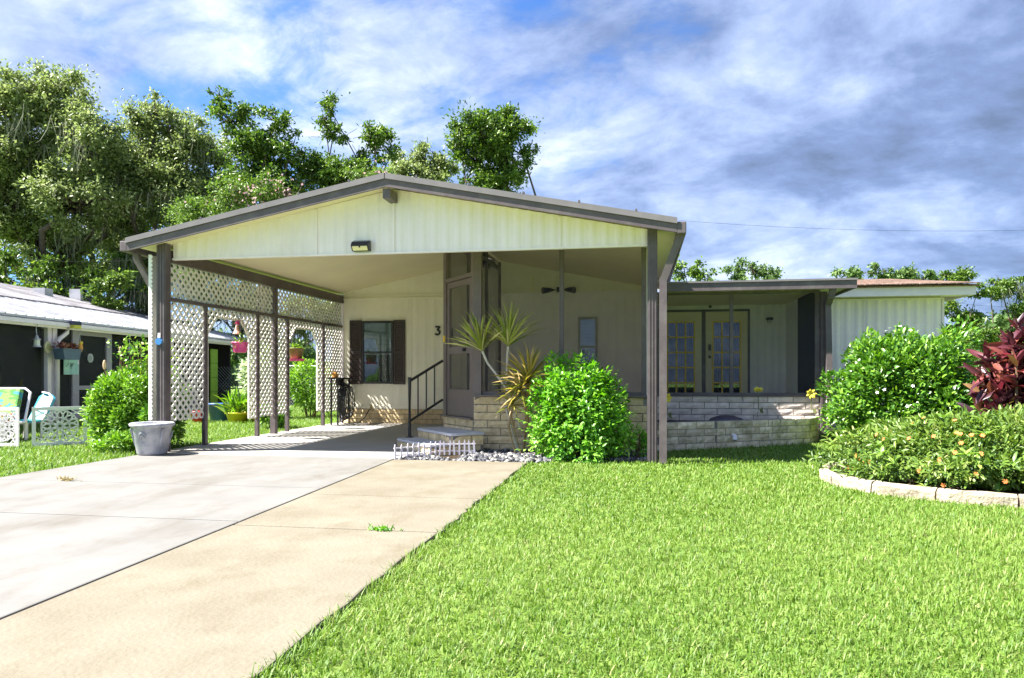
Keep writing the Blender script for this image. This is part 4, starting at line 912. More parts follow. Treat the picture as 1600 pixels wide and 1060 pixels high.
# hose on a shelf stand at the far end of the lattice
hs = thing('hose_stand', 'dark shelf stand hung with garden hose at the end of the lattice', 'hose stand', (-6.55, 15.4, 0))
b = MB(); b.box(-6.68, -6.42, 15.05, 15.82, 1.00, 1.03); b.build('shelf', BLACK, hs)
b = MB()
for yy_ in (15.12, 15.75): b.box(-6.64, -6.61, yy_-.015, yy_+.015, 0, 1.0); b.box(-6.49, -6.46, yy_-.015, yy_+.015, 0, 1.0)
b.build('leg', BLACK, hs)
HOSE = mat('dark_hose_rubber', (.03, .032, .03), .5)
for k in range(7):
    pts = [(-6.50+.03*k, 15.40+(.16+.02*k)*math.sin(a), .50-.0*k+(.44-.015*k)*math.cos(a)+random.uniform(-.01, .01)) for a in np.linspace(0, 2*math.pi, 22)]; b = MB(); b.tube(pts, .013, 6); b.build('hose_loop', HOSE, hs)
b = MB(); b.box(-6.6, -6.5, 15.3, 15.5, .86, 1.0); b.build('hook', BLACK, hs)
oj = thing('orange_jug', 'small orange container on the hose stand shelf', 'container', (-6.55, 15.2, 1.03)); b = MB(); b.lathe([(.001, 0), (.06, 0), (.065, .02), (.06, .1), (.025, .13), (.025, .15), (.001, .15)], (-6.55, 15.14, 1.03), 14); b.build('body', mat('orange_plastic', (.7, .32, .06), .5), oj); b = MB(); b.lathe([(.028, .135), (.03, .165), (.001, .165)], (-6.55, 15.14, 1.03), 12); b.build('cap', WHITE, oj)
gh = thing('garden_hose', 'dark hose running from a tap along the brick skirt', 'hose', (-6.3, 15.7, 0))
b = MB(); b.tube([(-6.5, 15.5, .015), (-6.35, 15.6, .015), (-6.2, 15.7, .03), (-6.1, 15.78, .15), (-6.03, 15.82, .30), (-5.98, 15.84, .36)], .012, 6); b.build('hose', HOSE, gh)
b = MB(); b.tube([(-5.98, 15.88, .37), (-5.98, 15.80, .37), (-5.98, 15.79, .30)], .02, 8); b.box(-6.01, -5.95, 15.815, 15.825, .39, .42); b.build('tap', mat('brass', (.4, .3, .12), .4, metal=.8), gh)

# ------------------------------------------------------------------ neighbour's house on the left
def E(t, w=0., z=0.): return Vector((-13.1-.144*t-.99*w, 13.3+.99*t-.144*w, z))
NB = thing('neighbour_house', 'neighbouring home with white metal patio roof, dark screens and grey shingles', 'house', tuple(E(4)))
TE, WE = Vector((-.144, .99, 0)), Vector((-.99, -.144, 0))
def nbox(t0, t1, w0, w1, z0, z1, m, name, par=None, bevel=0):
    b = MB(); b.obox(E((t0+t1)/2, (w0+w1)/2, (z0+z1)/2), TE*(t1-t0)/2, WE*(w1-w0)/2, Vector((0, 0, (z1-z0)/2))); return b.build(name, m, par or NB, bevel=bevel)
WMET = mat('white_patio_metal', (.55, .55, .56), .4, .5, .1, 3, dirt=(.30, .30, .31), dirt_s=2)
nbox(-5, 15, -.03, .03, 2.17, 2.33, WHITE, 'fascia'); nbox(-5, 15, -.11, -.03, 2.22, 2.31, WHITE, 'gutter')
zs = lambda w: 2.34+(3.10-2.34)*w/3.0
for i in range(16):
    t0 = -5+20*i/16; t1 = t0+20/16; b = MB()
    b.prism([E(t0+.01, -.06, zs(0)), E(t1-.01, -.06, zs(0)), E(t1-.01, 3.0, zs(3)), E(t0+.01, 3.0, zs(3))], (0, 0, .05)); pr = b.build('roof_panel', WMET, NB)
    for k in range(4): q = MB(); tt = t0+.02+(t1-t0)*k/4; q.beam(E(tt, -.06, zs(0)+.06), E(tt, 3, zs(3)+.06), .03, .03); q.build('panel_rib', WMET, pr)
b = MB(); b.prism([E(-5, 3.0, 3.08), E(15, 3.0, 3.08), E(15, 6.6, 4.02), E(-5, 6.6, 4.02)], (0, 0, .1)); nsr = b.build('shingle_roof', SHINGLE, NB)
ssm = MB(); ssm.box(-.5, .5, -.5, .5, -.5, .5); nshm = bpy.data.meshes.new('shingle'); nshm.from_pydata(ssm.v, [], ssm.f); nshm.materials.append(mat('grey_shingle_tab', (.25, .24, .25), .9, .2, .3, 20, .6, 25, col2=(.18, .17, .18), rnd=.4))
cnt = 0
for r_i in range(10):
    w = 3.15+.36*r_i; z = 3.19+(w-3)*.261; t = 2.+(.35 if r_i % 2 else 0)
    while t < 14 and cnt < 290:
        L = random.uniform(.5, .9); c = E(t+L/2, w, z); sl_ = (WE+Vector((0, 0, .261))).normalized(); up_ = sl_.cross(TE).normalized(); up_ = up_ if up_.z > 0 else -up_
        place('shingle', nshm, nsr, Matrix(((TE.x*(L-.02), sl_.x*.38, up_.x*.03, c.x), (TE.y*(L-.02), sl_.y*.38, up_.y*.03, c.y), (0, sl_.z*.38, up_.z*.03, c.z), (0, 0, 0, 1)))); t += L; cnt += 1
for tt, hh, ww in ((8.6, .16, .42), (10.5, .34, .13), (12.0, .14, .38)): nbox(tt, tt+ww, 4.9, 5.3, 3.6, 3.78+hh, WMET, 'roof_vent')
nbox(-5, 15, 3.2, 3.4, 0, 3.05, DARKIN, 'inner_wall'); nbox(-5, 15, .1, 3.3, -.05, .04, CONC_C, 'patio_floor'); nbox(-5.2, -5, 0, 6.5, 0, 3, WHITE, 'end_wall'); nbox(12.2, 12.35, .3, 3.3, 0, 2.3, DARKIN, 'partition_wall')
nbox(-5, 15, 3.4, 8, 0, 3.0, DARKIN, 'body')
b = MB(); b.prism([E(-5, 0, 2.29), E(15, 0, 2.29), E(15, 3.2, 3.03), E(-5, 3.2, 3.03)], (0, 0, .02)); b.build('patio_ceiling', mat('grey_patio_ceiling', (.3, .3, .3), .6), NB)
LILAC = mat('lilac_grey_frame', (.36, .33, .38), .5, .4, .1, 8)
nbox(1.66, 1.80, .15, .30, 0, 2.2, WHITE, 'post'); nbox(1.84, 2.0, .15, .30, 0, 2.2, WHITE, 'post')
nbox(4.10, 4.34, .2, .28, 0, 2.2, LILAC, 'screen_post'); nbox(2.66, 2.92, .2, .28, 0, 2.2, LILAC, 'screen_post'); nbox(2.92, 4.1, .2, .28, 2.08, 2.2, LILAC, 'door_header'); nbox(2.92, 4.1, .2, .26, .72, .82, LILAC, 'door_rail'); nbox(2.92, 4.1, .2, .26, .04, .3, LILAC, 'door_panel')
for tt in (-1.5, 6.6, 9.0): nbox(tt, tt+.1, .2, .28, 0, 2.2, LILAC, 'screen_post')
for t0, t1 in ((-1.4, 1.66), (2.0, 2.66), (2.92, 4.1), (4.34, 6.6), (6.7, 9.0)): nbox(t0, t1, .238, .242, .04, 2.17, SCREEN2, 'screen')
b = MB(); c = E(2.03, .12, 0)
b.tube([E(2.16, -.06, 2.24), E(2.14, .0, 2.1), E(1.95, .06, 1.94), E(1.9, .08, 1.85), E(1.9, .08, .05)], .05, 10); b.build('downspout', WHITE, NB, True)
# things hanging on the neighbour's patio
SILV = mat('silver_wire', (.55, .55, .58), .35, .5, metal=.5)
def hang(name, label, cat, t, ztop, zc_, body, group=None, w=-.06):
    r = thing(name, label, cat, tuple(E(t, w, zc_)), group); p = E(t, w, 0)
    b = MB(); b.tube([(p.x, p.y, ztop), (p.x+.02, p.y, (ztop+zc_)/2+.12), (p.x-.02, p.y, (ztop+zc_)/2+.04), (p.x, p.y, zc_)], .008, 5); b.build('hook', SILV, r); body(r, p, zc_); return r
def lantern(r, p, z):
    b = MB(); b.lathe([(.001, 0), (.03, -.02), (.035, -.06), (.085, -.10), (.08, -.115)], (p.x, p.y, z), 8); b.build('cap', SILV, r)
    b = MB(); b.lathe([(.06, -.115), (.065, -.24), (.001, -.24)], (p.x, p.y, z), 8); b.build('glass', mat('frosted_glass', (.75, .75, .66), .3), r)
    b = MB(); b.lathe([(.08, -.24), (.09, -.27), (.001, -.27)], (p.x, p.y, z), 8); b.build('base', SILV, r)
hang('hanging_lantern', 'silver lantern hanging from the neighbour patio gutter at far left', 'lantern', .98, 2.2, 1.98, lantern)
def chime(r, p, z):
    b = MB(); b.ball((p.x, p.y, z-.03), .07, 10); b.build('ball', mat('glass_ball', (.6, .62, .62), .1), r)
    b = MB(); b.lathe([(.03, -.08), (.06, -.14), (.001, -.15)], (p.x, p.y, z), 10); b.build('drop', SILV, r)
hang('hanging_ornament', 'glass ball ornament hanging right of the neighbour screen door', 'ornament', 4.75, 2.2, 1.83, chime)
def bird(r, p, z):
    b = MB(); b.ball((p.x, p.y, z-.1), .06, 10, 1.9); b.build('body', mat('orange_plastic', (.7, .32, .06), .5), r); b = MB(); b.ball((p.x+.02, p.y, z+.02), .045, 8); b.build('top', YELLOWM, r)
hang('hanging_ornament', 'orange ornament hanging left of the neighbour screen door', 'ornament', 2.55, 2.2, 1.85, bird)
pb = thing('hanging_planter', 'slate blue box planter of reddish succulents hung on the white post', 'planter', tuple(E(1.75, -.1, 1.55)))
b = MB(); p0 = E(1.52, -.02, 0); 
def tap(b, c, ht, hw, z0, z1, k=.82):
    vs = [E(c+a*ht*(k if z == z0 else 1), w_, z) for z in (z0, z1) for a, w_ in ((-1, -.05-hw), (1, -.05-hw), (1, -.05), (-1, -.05))]
    return b.add(vs, [(0, 3, 2, 1), (4, 5, 6, 7), (0, 1, 5, 4), (1, 2, 6, 5), (2, 3, 7, 6), (3, 0, 4, 7)])
tap(b, 1.88, .34, .24, 1.45, 1.68).build('box', mat('slate_blue_plastic', (.10, .15, .21), .5, .4, .15), pb)
b = MB(); tap(b, 1.88, .36, .26, 1.675, 1.70, 1).build('rim', MATS['slate_blue_plastic'], pb)
n = 120; pos = np.array([E(1.88+random.uniform(-.3, .3), -.17+random.uniform(-.1, .1), 1.70+random.random()*.1) for _ in range(n)])
leafmesh('succulents', pos, unit(n)+np.array((0, 0, .8)), unit(n), .09, .05, T_LEAF, leafmat('red_succulent', [(0, (.10, .03, .02)), (.6, (.28, .09, .05)), (1, (.35, .22, .14))], .5, .3, .1), pb)
gd = thing('round_plaque', 'cream round plaque on the neighbour white post', 'plaque', tuple(E(1.5, .1, 1.72)))
b = MB(); c = E(1.52, .06, 1.73); b.tube([c, c-WE*.03], .14, 16); b.build('disc', mat('cream_plaque', (.62, .58, .36), .6, .3, .3, 20), gd)
b = MB(); b.tube([c-WE*.03, c-WE*.036], .08, 12); b.build('centre', mat('olive_paint', (.36, .36, .16), .6), gd)
fg = thing('garden_flag', 'mint green garden flag with dark script beside the white post', 'flag', tuple(E(2.35, .1, 1.4)))
b = MB(); nx = 9
for i in range(nx):
    t0, t1 = 2.08+.56*i/nx, 2.08+.56*(i+1)/nx; o0, o1 = .02*math.sin(i*1.3), .02*math.sin((i+1)*1.3); b.add([E(t0, .05+o0, 1.10), E(t1, .05+o1, 1.10), E(t1, .05+o1, 1.74), E(t0, .05+o0, 1.74)], [(0, 1, 2, 3)])
o = b.build('cloth', mat('mint_cloth', (.42, .66, .52), .8, .2, .16, 7, col2=(.36, .60, .62)), fg); solid(o, .006)
b = MB()
def scr(pts): b.tube([E(2.12+u_*.5, .012, 1.12+v_*.6) for u_, v_ in pts], .006, 5)
scr([(.45, .68), (.4, .72), (.38, .64), (.46, .62), (.5, .7)]); scr([(.52, .62), (.56, .8), (.58, .64), (.66, .68)]); scr([(.68, .62), (.72, .82), (.72, .64), (.8, .66), (.86, .68)])
scr([(.0, .28), (.12, .36), (.2, .42)]); scr([(.3, .26), (.36, .44), (.4, .3), (.52, .44)]); scr([(.36, .2), (.46, .32), (.6, .42)]); b.build('script', BLACK, fg)
b = MB(); b.tube([E(2.05, .05, 1.75), E(2.66, .05, 1.75)], .01, 6); b.build('rod', SILV, fg); b = MB(); b.tube([E(2.62, .04, 1.35), E(2.62, .04, 1.62)], .025, 6); b.build('weight', WHITE, fg)
slr = thing('solar_light', 'yellow and black solar lamp on the neighbour gutter corner', 'lamp', tuple(E(2.2, -.15, 2.25)))
b = MB(); b.obox(E(2.2, -.16, 2.32), TE*.14, WE*.06, Vector((0, 0, .045))); b.build('panel', mat('navy_plastic', (.03, .035, .06), .3), slr)
b = MB(); b.obox(E(2.2, -.17, 2.235), TE*.13, WE*.05, Vector((0, 0, .04))); b.build('lens', mat('yellow_plastic', (.6, .55, .06), .4), slr)
pd = thing('round_plate', 'pale round plate hung inside the neighbour screen door', 'plate', tuple(E(3.45, .19, 1.5))); b = MB(); c = E(3.42, .235, 1.52); b.tube([c, c-WE*.02], .115, 18); b.build('rim', mat('pale_china', (.5, .52, .5), .4), pd); b = MB(); b.tube([c-WE*.02, c-WE*.026], .07, 14); b.build('centre', mat('grey_china', (.3, .33, .32), .4), pd)

# white cut-out fence panels
def deco_panel(a, b_, h, label):
    a, b_ = Vector((*a, 0)), Vector((*b_, 0)); f = thing('lattice_fence_panel', label, 'fence panel', tuple((a+b_)/2), 'white cut-out garden fence panels')
    d = (b_-a); L = d.length; d.normalize(); o = Vector((d.y, -d.x, 0)); up = Vector((0, 0, 1)); th = .012
    P = lambda s, z: a+d*s+up*z
    b = MB(); b.obox(P(L/2, .025), d*L/2, o*th, up*.025); b.obox(P(L/2, h-.025), d*L/2, o*th, up*.025); b.obox(P(.025, h/2), d*.025, o*th*.9, up*(h/2-.05)); b.obox(P(L-.025, h/2), d*.025, o*th*.9, up*(h/2-.05)); b.build('frame', WHITE, f)
    cut = MB(); cz = h/2; ncx = max(1, round((L-.1)/(h-.1)*1.0)); cw = (L-.1)/ncx
    def band(pts, w=.023): 
        for p, q in zip(pts[:-1], pts[1:]):
            e = (P(*q)-P(*p)).normalized()*.004; cut.beam(P(*p)-e, P(*q)+e, th*1.2, w, d.cross(up) if False else up) if False else None
            pp_, qq_ = P(*p), P(*q); dd = (qq_-pp_).normalized(); sd = dd.cross(o).normalized(); cut.obox((pp_+qq_)/2, (qq_-pp_)/2+dd*.003, sd*w/2, o*th*.7)
    for k in range(ncx):
        cx = .05+cw*(k+.5); R1 = min(cw, h-.1)/2
        for j in range(8):
            t = 2*math.pi*j/8; e1 = (math.cos(t), math.sin(t)); e2 = (-e1[1], e1[0])
            for sg in (1, -1): band([(cx+R1*u_*e1[0]+sg*v_*R1*e2[0], cz+R1*u_*e1[1]+sg*v_*R1*e2[1]) for u_, v_ in ((.12, .0), (.4, .15), (.68, .17), (.98, .0))])
            t2 = t+math.pi/8; f1 = (math.cos(t2), math.sin(t2)); g1 = (-f1[1], f1[0])
            for sg in (1, -1): band([(cx+R1*u_*f1[0]+sg*v_*R1*g1[0], cz+R1*u_*f1[1]+sg*v_*R1*g1[1]) for u_, v_ in ((.35, .0), (.6, .12), (.85, .10), (1.02, .0))], .019)
        for rr in (.17, .52, .99): band([(cx+R1*rr*math.cos(t), cz+R1*rr*math.sin(t)) for t in np.linspace(0, 2*math.pi, 17)], .018)
        for sx in (-1, 1):
            for sz in (-1, 1): band([(cx+sx*R1*.72, cz+sz*R1*.72), (cx+sx*cw*.49, cz+sz*(h/2-.05))], .02); band([(cx+sx*cw*.5, cz+sz*R1*.62), (cx+sx*R1*.62, cz+sz*(h/2-.05))], .014)
    cut.build('cut_out_pattern', WHITE, f)
    return f
deco_panel((-10.35, 9.72), (-9.36, 9.80), .60, 'white cut-out garden fence panel at the left edge of the photo')
deco_panel((-9.18, 9.85), (-8.60, 10.30), .60, 'white cut-out garden fence panel left of the rounded shrub, nearer half')
deco_panel((-8.58, 10.33), (-8.05, 10.85), .60, 'white cut-out garden fence panel half hidden by the rounded shrub')
# patio recliner with floral cushion, teal chair
def shift(o, dx, kz):      # slide a finished chair along the patio and set its height
    o.location.x += dx
    for c in o.children:
        for v in c.data.vertices: v.co.z *= kz
rc = thing('recliner_chair', 'white framed patio chair with green floral cushion behind the fence panel', 'chair', (-10.6, 10.9, 0))
def cush_mat():
    m = bpy.data.materials.new('floral_fabric'); m.use_nodes = True; nt = m.node_tree; N = nt.nodes.new; L = nt.links.new; p = nt.nodes['Principled BSDF']; p.inputs['Roughness'].default_value = .85
    g_ = N('ShaderNodeNewGeometry'); vo = N('ShaderNodeTexVoronoi'); vo.inputs['Scale'].default_value = 8; nz = N('ShaderNodeTexNoise'); nz.inputs['Scale'].default_value = 5; mxv = N('ShaderNodeMix'); mxv.data_type = 'RGBA'; mxv.blend_type = 'ADD'; mxv.inputs[0].default_value = .35; L(g_.outputs['Position'], mxv.inputs[6]); L(nz.outputs['Color'], mxv.inputs[7]); L(mxv.outputs[2], vo.inputs['Vector']); sx = N('ShaderNodeSeparateColor'); L(vo.outputs['Color'], sx.inputs[0]); rp = N('ShaderNodeValToRGB'); rp.color_ramp.interpolation = 'CONSTANT'; e = rp.color_ramp.elements
    cs = [(0, (.16, .34, .06)), (.35, (.05, .20, .03)), (.55, (.03, .22, .26)), (.72, (.5, .06, .03)), (.82, (.6, .62, .5)), (.9, (.22, .40, .08))]
    while len(e) < len(cs): e.new(.5)
    for k, (q, c) in enumerate(cs): e[k].position = q; e[k].color = (*c, 1)
    L(sx.outputs[0], rp.inputs[0]); L(rp.outputs[0], p.inputs['Base Color']); return m
FLORAL = cush_mat()
b = MB(); b.tube([(-11.1, 10.75, .35), (-11.05, 11.0, .95), (-10.98, 11.02, 1.0), (-10.12, 11.02, 1.0), (-10.0, 11.0, .92), (-9.88, 10.75, .35)], .022, 8); b.tube([(-11.1, 10.75, .35), (-11.1, 10.3, .33), (-9.88, 10.3, .33), (-9.88, 10.75, .35)], .022, 8); b.build('frame', WHITE, rc)
for x in (-11.08, -9.9):
    for y in (10.32, 10.8): b = MB(); b.tube([(x, y, 0), (x, y, .42)], .02, 8); b.build('leg', WHITE, rc)
b = MB(); b.prism([(-11.0, 10.72, .45), (-9.95, 10.72, .45), (-10.08, 10.96, .97), (-10.95, 10.96, .97)], (0, -.09, .03)); b.build('back_cushion', FLORAL, rc, bevel=.03)
b = MB(); b.box(-11.0, -9.95, 10.3, 10.72, .36, .46); b.build('seat_cushion', FLORAL, rc, bevel=.03)
shift(rc, -.28, .86)
tc_ = thing('teal_chair', 'teal high backed patio chair seen beside the floral recliner', 'chair', (-9.75, 11.3, 0))
b = MB(); b.prism([(-9.95, 11.25, .4), (-9.62, 11.2, .4), (-9.72, 11.55, .86), (-9.82, 11.58, .95), (-9.95, 11.6, .98), (-10.05, 11.6, .9)], (.02, .06, 0)); b.build('backrest', mat('teal_plastic', (.04, .36, .45), .4), tc_, bevel=.01)
b = MB(); b.tube([(-9.60, 11.18, .38), (-9.70, 11.52, .87), (-9.80, 11.56, .97), (-9.95, 11.58, 1.0)], .022, 8); b.build('frame', WHITE, tc_)
b = MB(); b.box(-10.0, -9.6, 10.85, 11.25, .36, .40); b.build('seat', MATS['teal_plastic'], tc_)
for x in (-9.97, -9.63):
    for y in (10.9, 11.2): b = MB(); b.tube([(x, y, 0), (x, y, .37)], .018, 8); b.build('leg', WHITE, tc_)
shift(tc_, -.62, .78)
# grasses and plants by the neighbour
def spray(name, label, c, n, L, w, m, spread=1.1, extra=None):
    t = thing(name, label, 'plant', c); d = unit(n)*np.array((spread, spread, .5)); d[:, 2] = np.abs(d[:, 2])+.5
    pos = np.array(c)+rng.normal(size=(n, 3))*np.array((.06, .06, .0)); leafmesh('foliage', pos, d, unit(n)+np.array((0, 0, .6)), L*rng.uniform(.5, 1.1, n), w, T_BLADE, m, t, None, 'stuff'); return t
GRS = leafmat('fountain_grass', [(0, (.10, .05, .03)), (.5, (.22, .18, .05)), (1, (.35, .36, .18))], .6, .2, .25)
t = spray('fountain_grass', 'reddish fountain grass with tan plumes behind the white fence panels', (-9.6, 12.3, -.03), 170, .75, .012, GRS)
for dx, dz, bx in ((0, 1.45, .1), (-.2, 1.2, -.35), (.15, 1.1, .05)):
    b = MB(); b.tube([(-9.6, 12.3, .2), (-9.6+dx*.5, 12.3, dz*.6), (-9.6+dx+bx*.3, 12.3, dz)], .007, 5); b.build('stalk', TST, t); b = MB(); b.ball((-9.6+dx+bx*.3, 12.3, dz+.08), .03, 8, 3.2); b.build('plume', mat('tan_plume', (.62, .45, .28), .9), t)
PALE = leafmat('variegated_leaf', [(0, (.16, .28, .06)), (.5, (.42, .52, .28)), (1, (.68, .70, .52))], .5, .3, .25)
shrub('variegated_plant', 'pale variegated plant between the fence panels and rounded shrub', 'plant', (-8.75, 11.6, -.03), (.32, .3, .85), PALE, 500, .10, .045, 14, .3, T_LEAF, .4, 4)
t = spray('palm_plant', 'tall dark leafy plant inside the dark screened patio', tuple(E(.9, 1.1, .04)), 60, 1.3, .09, leafmat('dim_palm', [(0, (.05, .08, .02)), (.6, (.16, .14, .03)), (1, (.3, .22, .05))], .5, .3, .2)); b = MB(); b.tube([E(.9, 1.1, .04), E(.95, 1.1, .8)], .05, 8); b.build('stem', WST, t)
# beyond the first archway
nbox(9.1, 9.2, .15, .5, 0, 2.2, LILAC, 'screen_post')
gw = thing('board_screen', 'lime green boarded screen seen through the first lattice archway', 'panel', tuple(E(8.3, -.3, 0)))
for k in range(4): 
    b = MB(); b.obox(E(9.55, .0-.28, .28+.48*k), TE*.26, WE*.02, Vector((0, 0, .235))); b.build('board', mat('lime_paint', (.20, .34, .025), .5), gw)
cb = thing('white_cabinet', 'white appliance standing in the dark neighbour carport', 'cabinet', tuple(E(7.2, .5, 0)))
cm = mat('offwhite_enamel', (.55, .56, .54), .4)
b = MB(); b.obox(E(8.1, .6, .5), TE*.62, WE*.3, Vector((0, 0, .48))); b.build('body', cm, cb, bevel=.02); b = MB(); b.obox(E(8.1, .6, 1.0), TE*.64, WE*.32, Vector((0, 0, .02))); b.build('lid', cm, cb); b = MB(); b.obox(E(8.1, .28, .85), TE*.12, WE*.012, Vector((0, 0, .015))); b.build('handle', SILV, cb)
def tub(name, label, c, r, h, m, cat='pot', plant=None):
    t = thing(name, label, cat, c); b = MB(); b.lathe([(.001, 0), (r*.75, 0), (r, h), (r*1.06, h), (r*1.06, h+.02), (r*.94, h+.02), (r*.9, h-.04), (.001, h-.04)], c, 20); b.build('body', m, t, True)
    if plant:
        n = 120; d = unit(n); d[:, 2] = np.abs(d[:, 2])+.4; leafmesh('plant', np.array(c)+np.array((0, 0, h))+rng.normal(size=(n, 3))*r*.4, d, unit(n)+np.array((0, 0, 1.)), plant[0], plant[1], T_LEAF, plant[2], t, None, 'stuff')
    b = MB(); b.lathe([(r*1.0, h-.02), (r*1.09, h-.01), (r*1.09, h+.025), (r*1.0, h+.025)], c, 20); b.build('rim', m, t, True); return t
ORF = leafmat('orange_bloom', [(0, (.12, .22, .03)), (.5, (.6, .28, .03)), (1, (.75, .45, .05))], .6, .2, .2)
tub('blue_tub', 'blue plastic tub on the grass behind the first archway', (-9.95, 16.2, -.03), .26, .42, mat('blue_tub_plastic', (.05, .14, .36), .4), 'tub')
tub('red_tub', 'small red tub on the grass beside the blue tub', (-10.1, 15.6, -.03), .18, .26, mat('red_plastic', (.55, .05, .04), .4), 'tub')
tub('yellow_planter', 'yellow planter bowl on the grass behind the first archway', (-9.35, 16.0, -.03), .27, .22, mat('yellow_bowl', (.6, .52, .04), .5), 'pot', (.5, .035, LEFT))
tub('orange_planter', 'orange flowered pot right of the yellow planter bowl', (-8.85, 16.1, -.03), .22, .18, mat('orange_plastic', (.7, .32, .06), .5), 'pot', (.14, .06, ORF))
shrub('variegated_shrub', 'tall pale variegated shrub seen through the first archway', 'bush', (-9.35, 17.2, -.03), (.62, .5, 2.0), PALE, 2000, .13, .05, 26, .1, T_LEAF, .3, 6)
shrub('leafy_shrub', 'leafy light green shrub seen through the second archway', 'bush', (-8.6, 18.3, -.03), (.75, .6, 1.5), LEFT, 2400, .12, .05, 26, .1, T_LEAF, .3, 6)
shrub('leafy_shrub', 'dark low shrub behind the narrow lattice panels', 'bush', (-7.5, 14.2, -.03), (.35, .45, .6), GARD, 900, .1, .045, 14, .1, T_LEAF, .34, 5)
# chain link fence at the back
cf = thing('chain_link_fence', 'galvanised chain link fence across the back lawn behind the lattice', 'fence', (-10, 24, 0))
GALV = mat('galvanised_wire', (.45, .47, .47), .4, .5, metal=.4)
for x in (-14, -11.6, -9.2, -6.8): b = MB(); b.tube([(x, 24, -.05), (x, 24, 1.42)], .03, 6); b.build('post', GALV, cf)
b = MB(); b.tube([(-14, 24, 1.4), (-6.5, 24, 1.4)], .025, 6); b.build('top_rail', GALV, cf)
b = MB(); sp = .12; k = -14-1.4
while k < -6.5:
    for sg in (1, -1):
        x0, z0, x1, z1 = (k, 0, k+1.38, 1.38) if sg > 0 else (k, 1.38, k+1.38, 0); b.beam((x0, 24+.004*sg, z0), (x1, 24+.004*sg, z1), .008, .008)
    k += sp
o = b.build('wire_mesh', GALV, cf); o['kind'] = 'stuff'

# ------------------------------------------------------------------ trees
OAK = leafmat('oak_leaf', [(0, (.085, .13, .038)), (.4, (.18, .235, .07)), (.75, (.285, .345, .13)), (1, (.38, .42, .24))], .42, .4, .4)
OAKD = leafmat('dark_oak_leaf', [(0, (.03, .065, .012)), (.5, (.085, .16, .024)), (.85, (.17, .26, .04)), (1, (.26, .35, .08))], .4, .4, .35)
OAKF = leafmat('far_oak_leaf', [(0, (.05, .10, .025)), (.5, (.11, .19, .05)), (1, (.24, .33, .12))], .5, .3, .25)
BRG = leafmat('bright_tree_leaf', [(0, (.06, .12, .02)), (.5, (.13, .22, .035)), (1, (.25, .35, .08))], .45, .35, .3)
MOSS = leafmat('hanging_moss', [(0, (.13, .14, .09)), (1, (.30, .31, .22))], .9, .1, .25)
CA, SA = math.cos(math.atan(200/1150)), math.sin(math.atan(200/1150))
def W(px, py, d):          # a place given by bearing, height angle and distance, in world metres
    u = (px-800)/1150; return np.array((d*(u*CA-SA), d*(CA+u*SA), 1.1-(py-585.5)/1150*d))
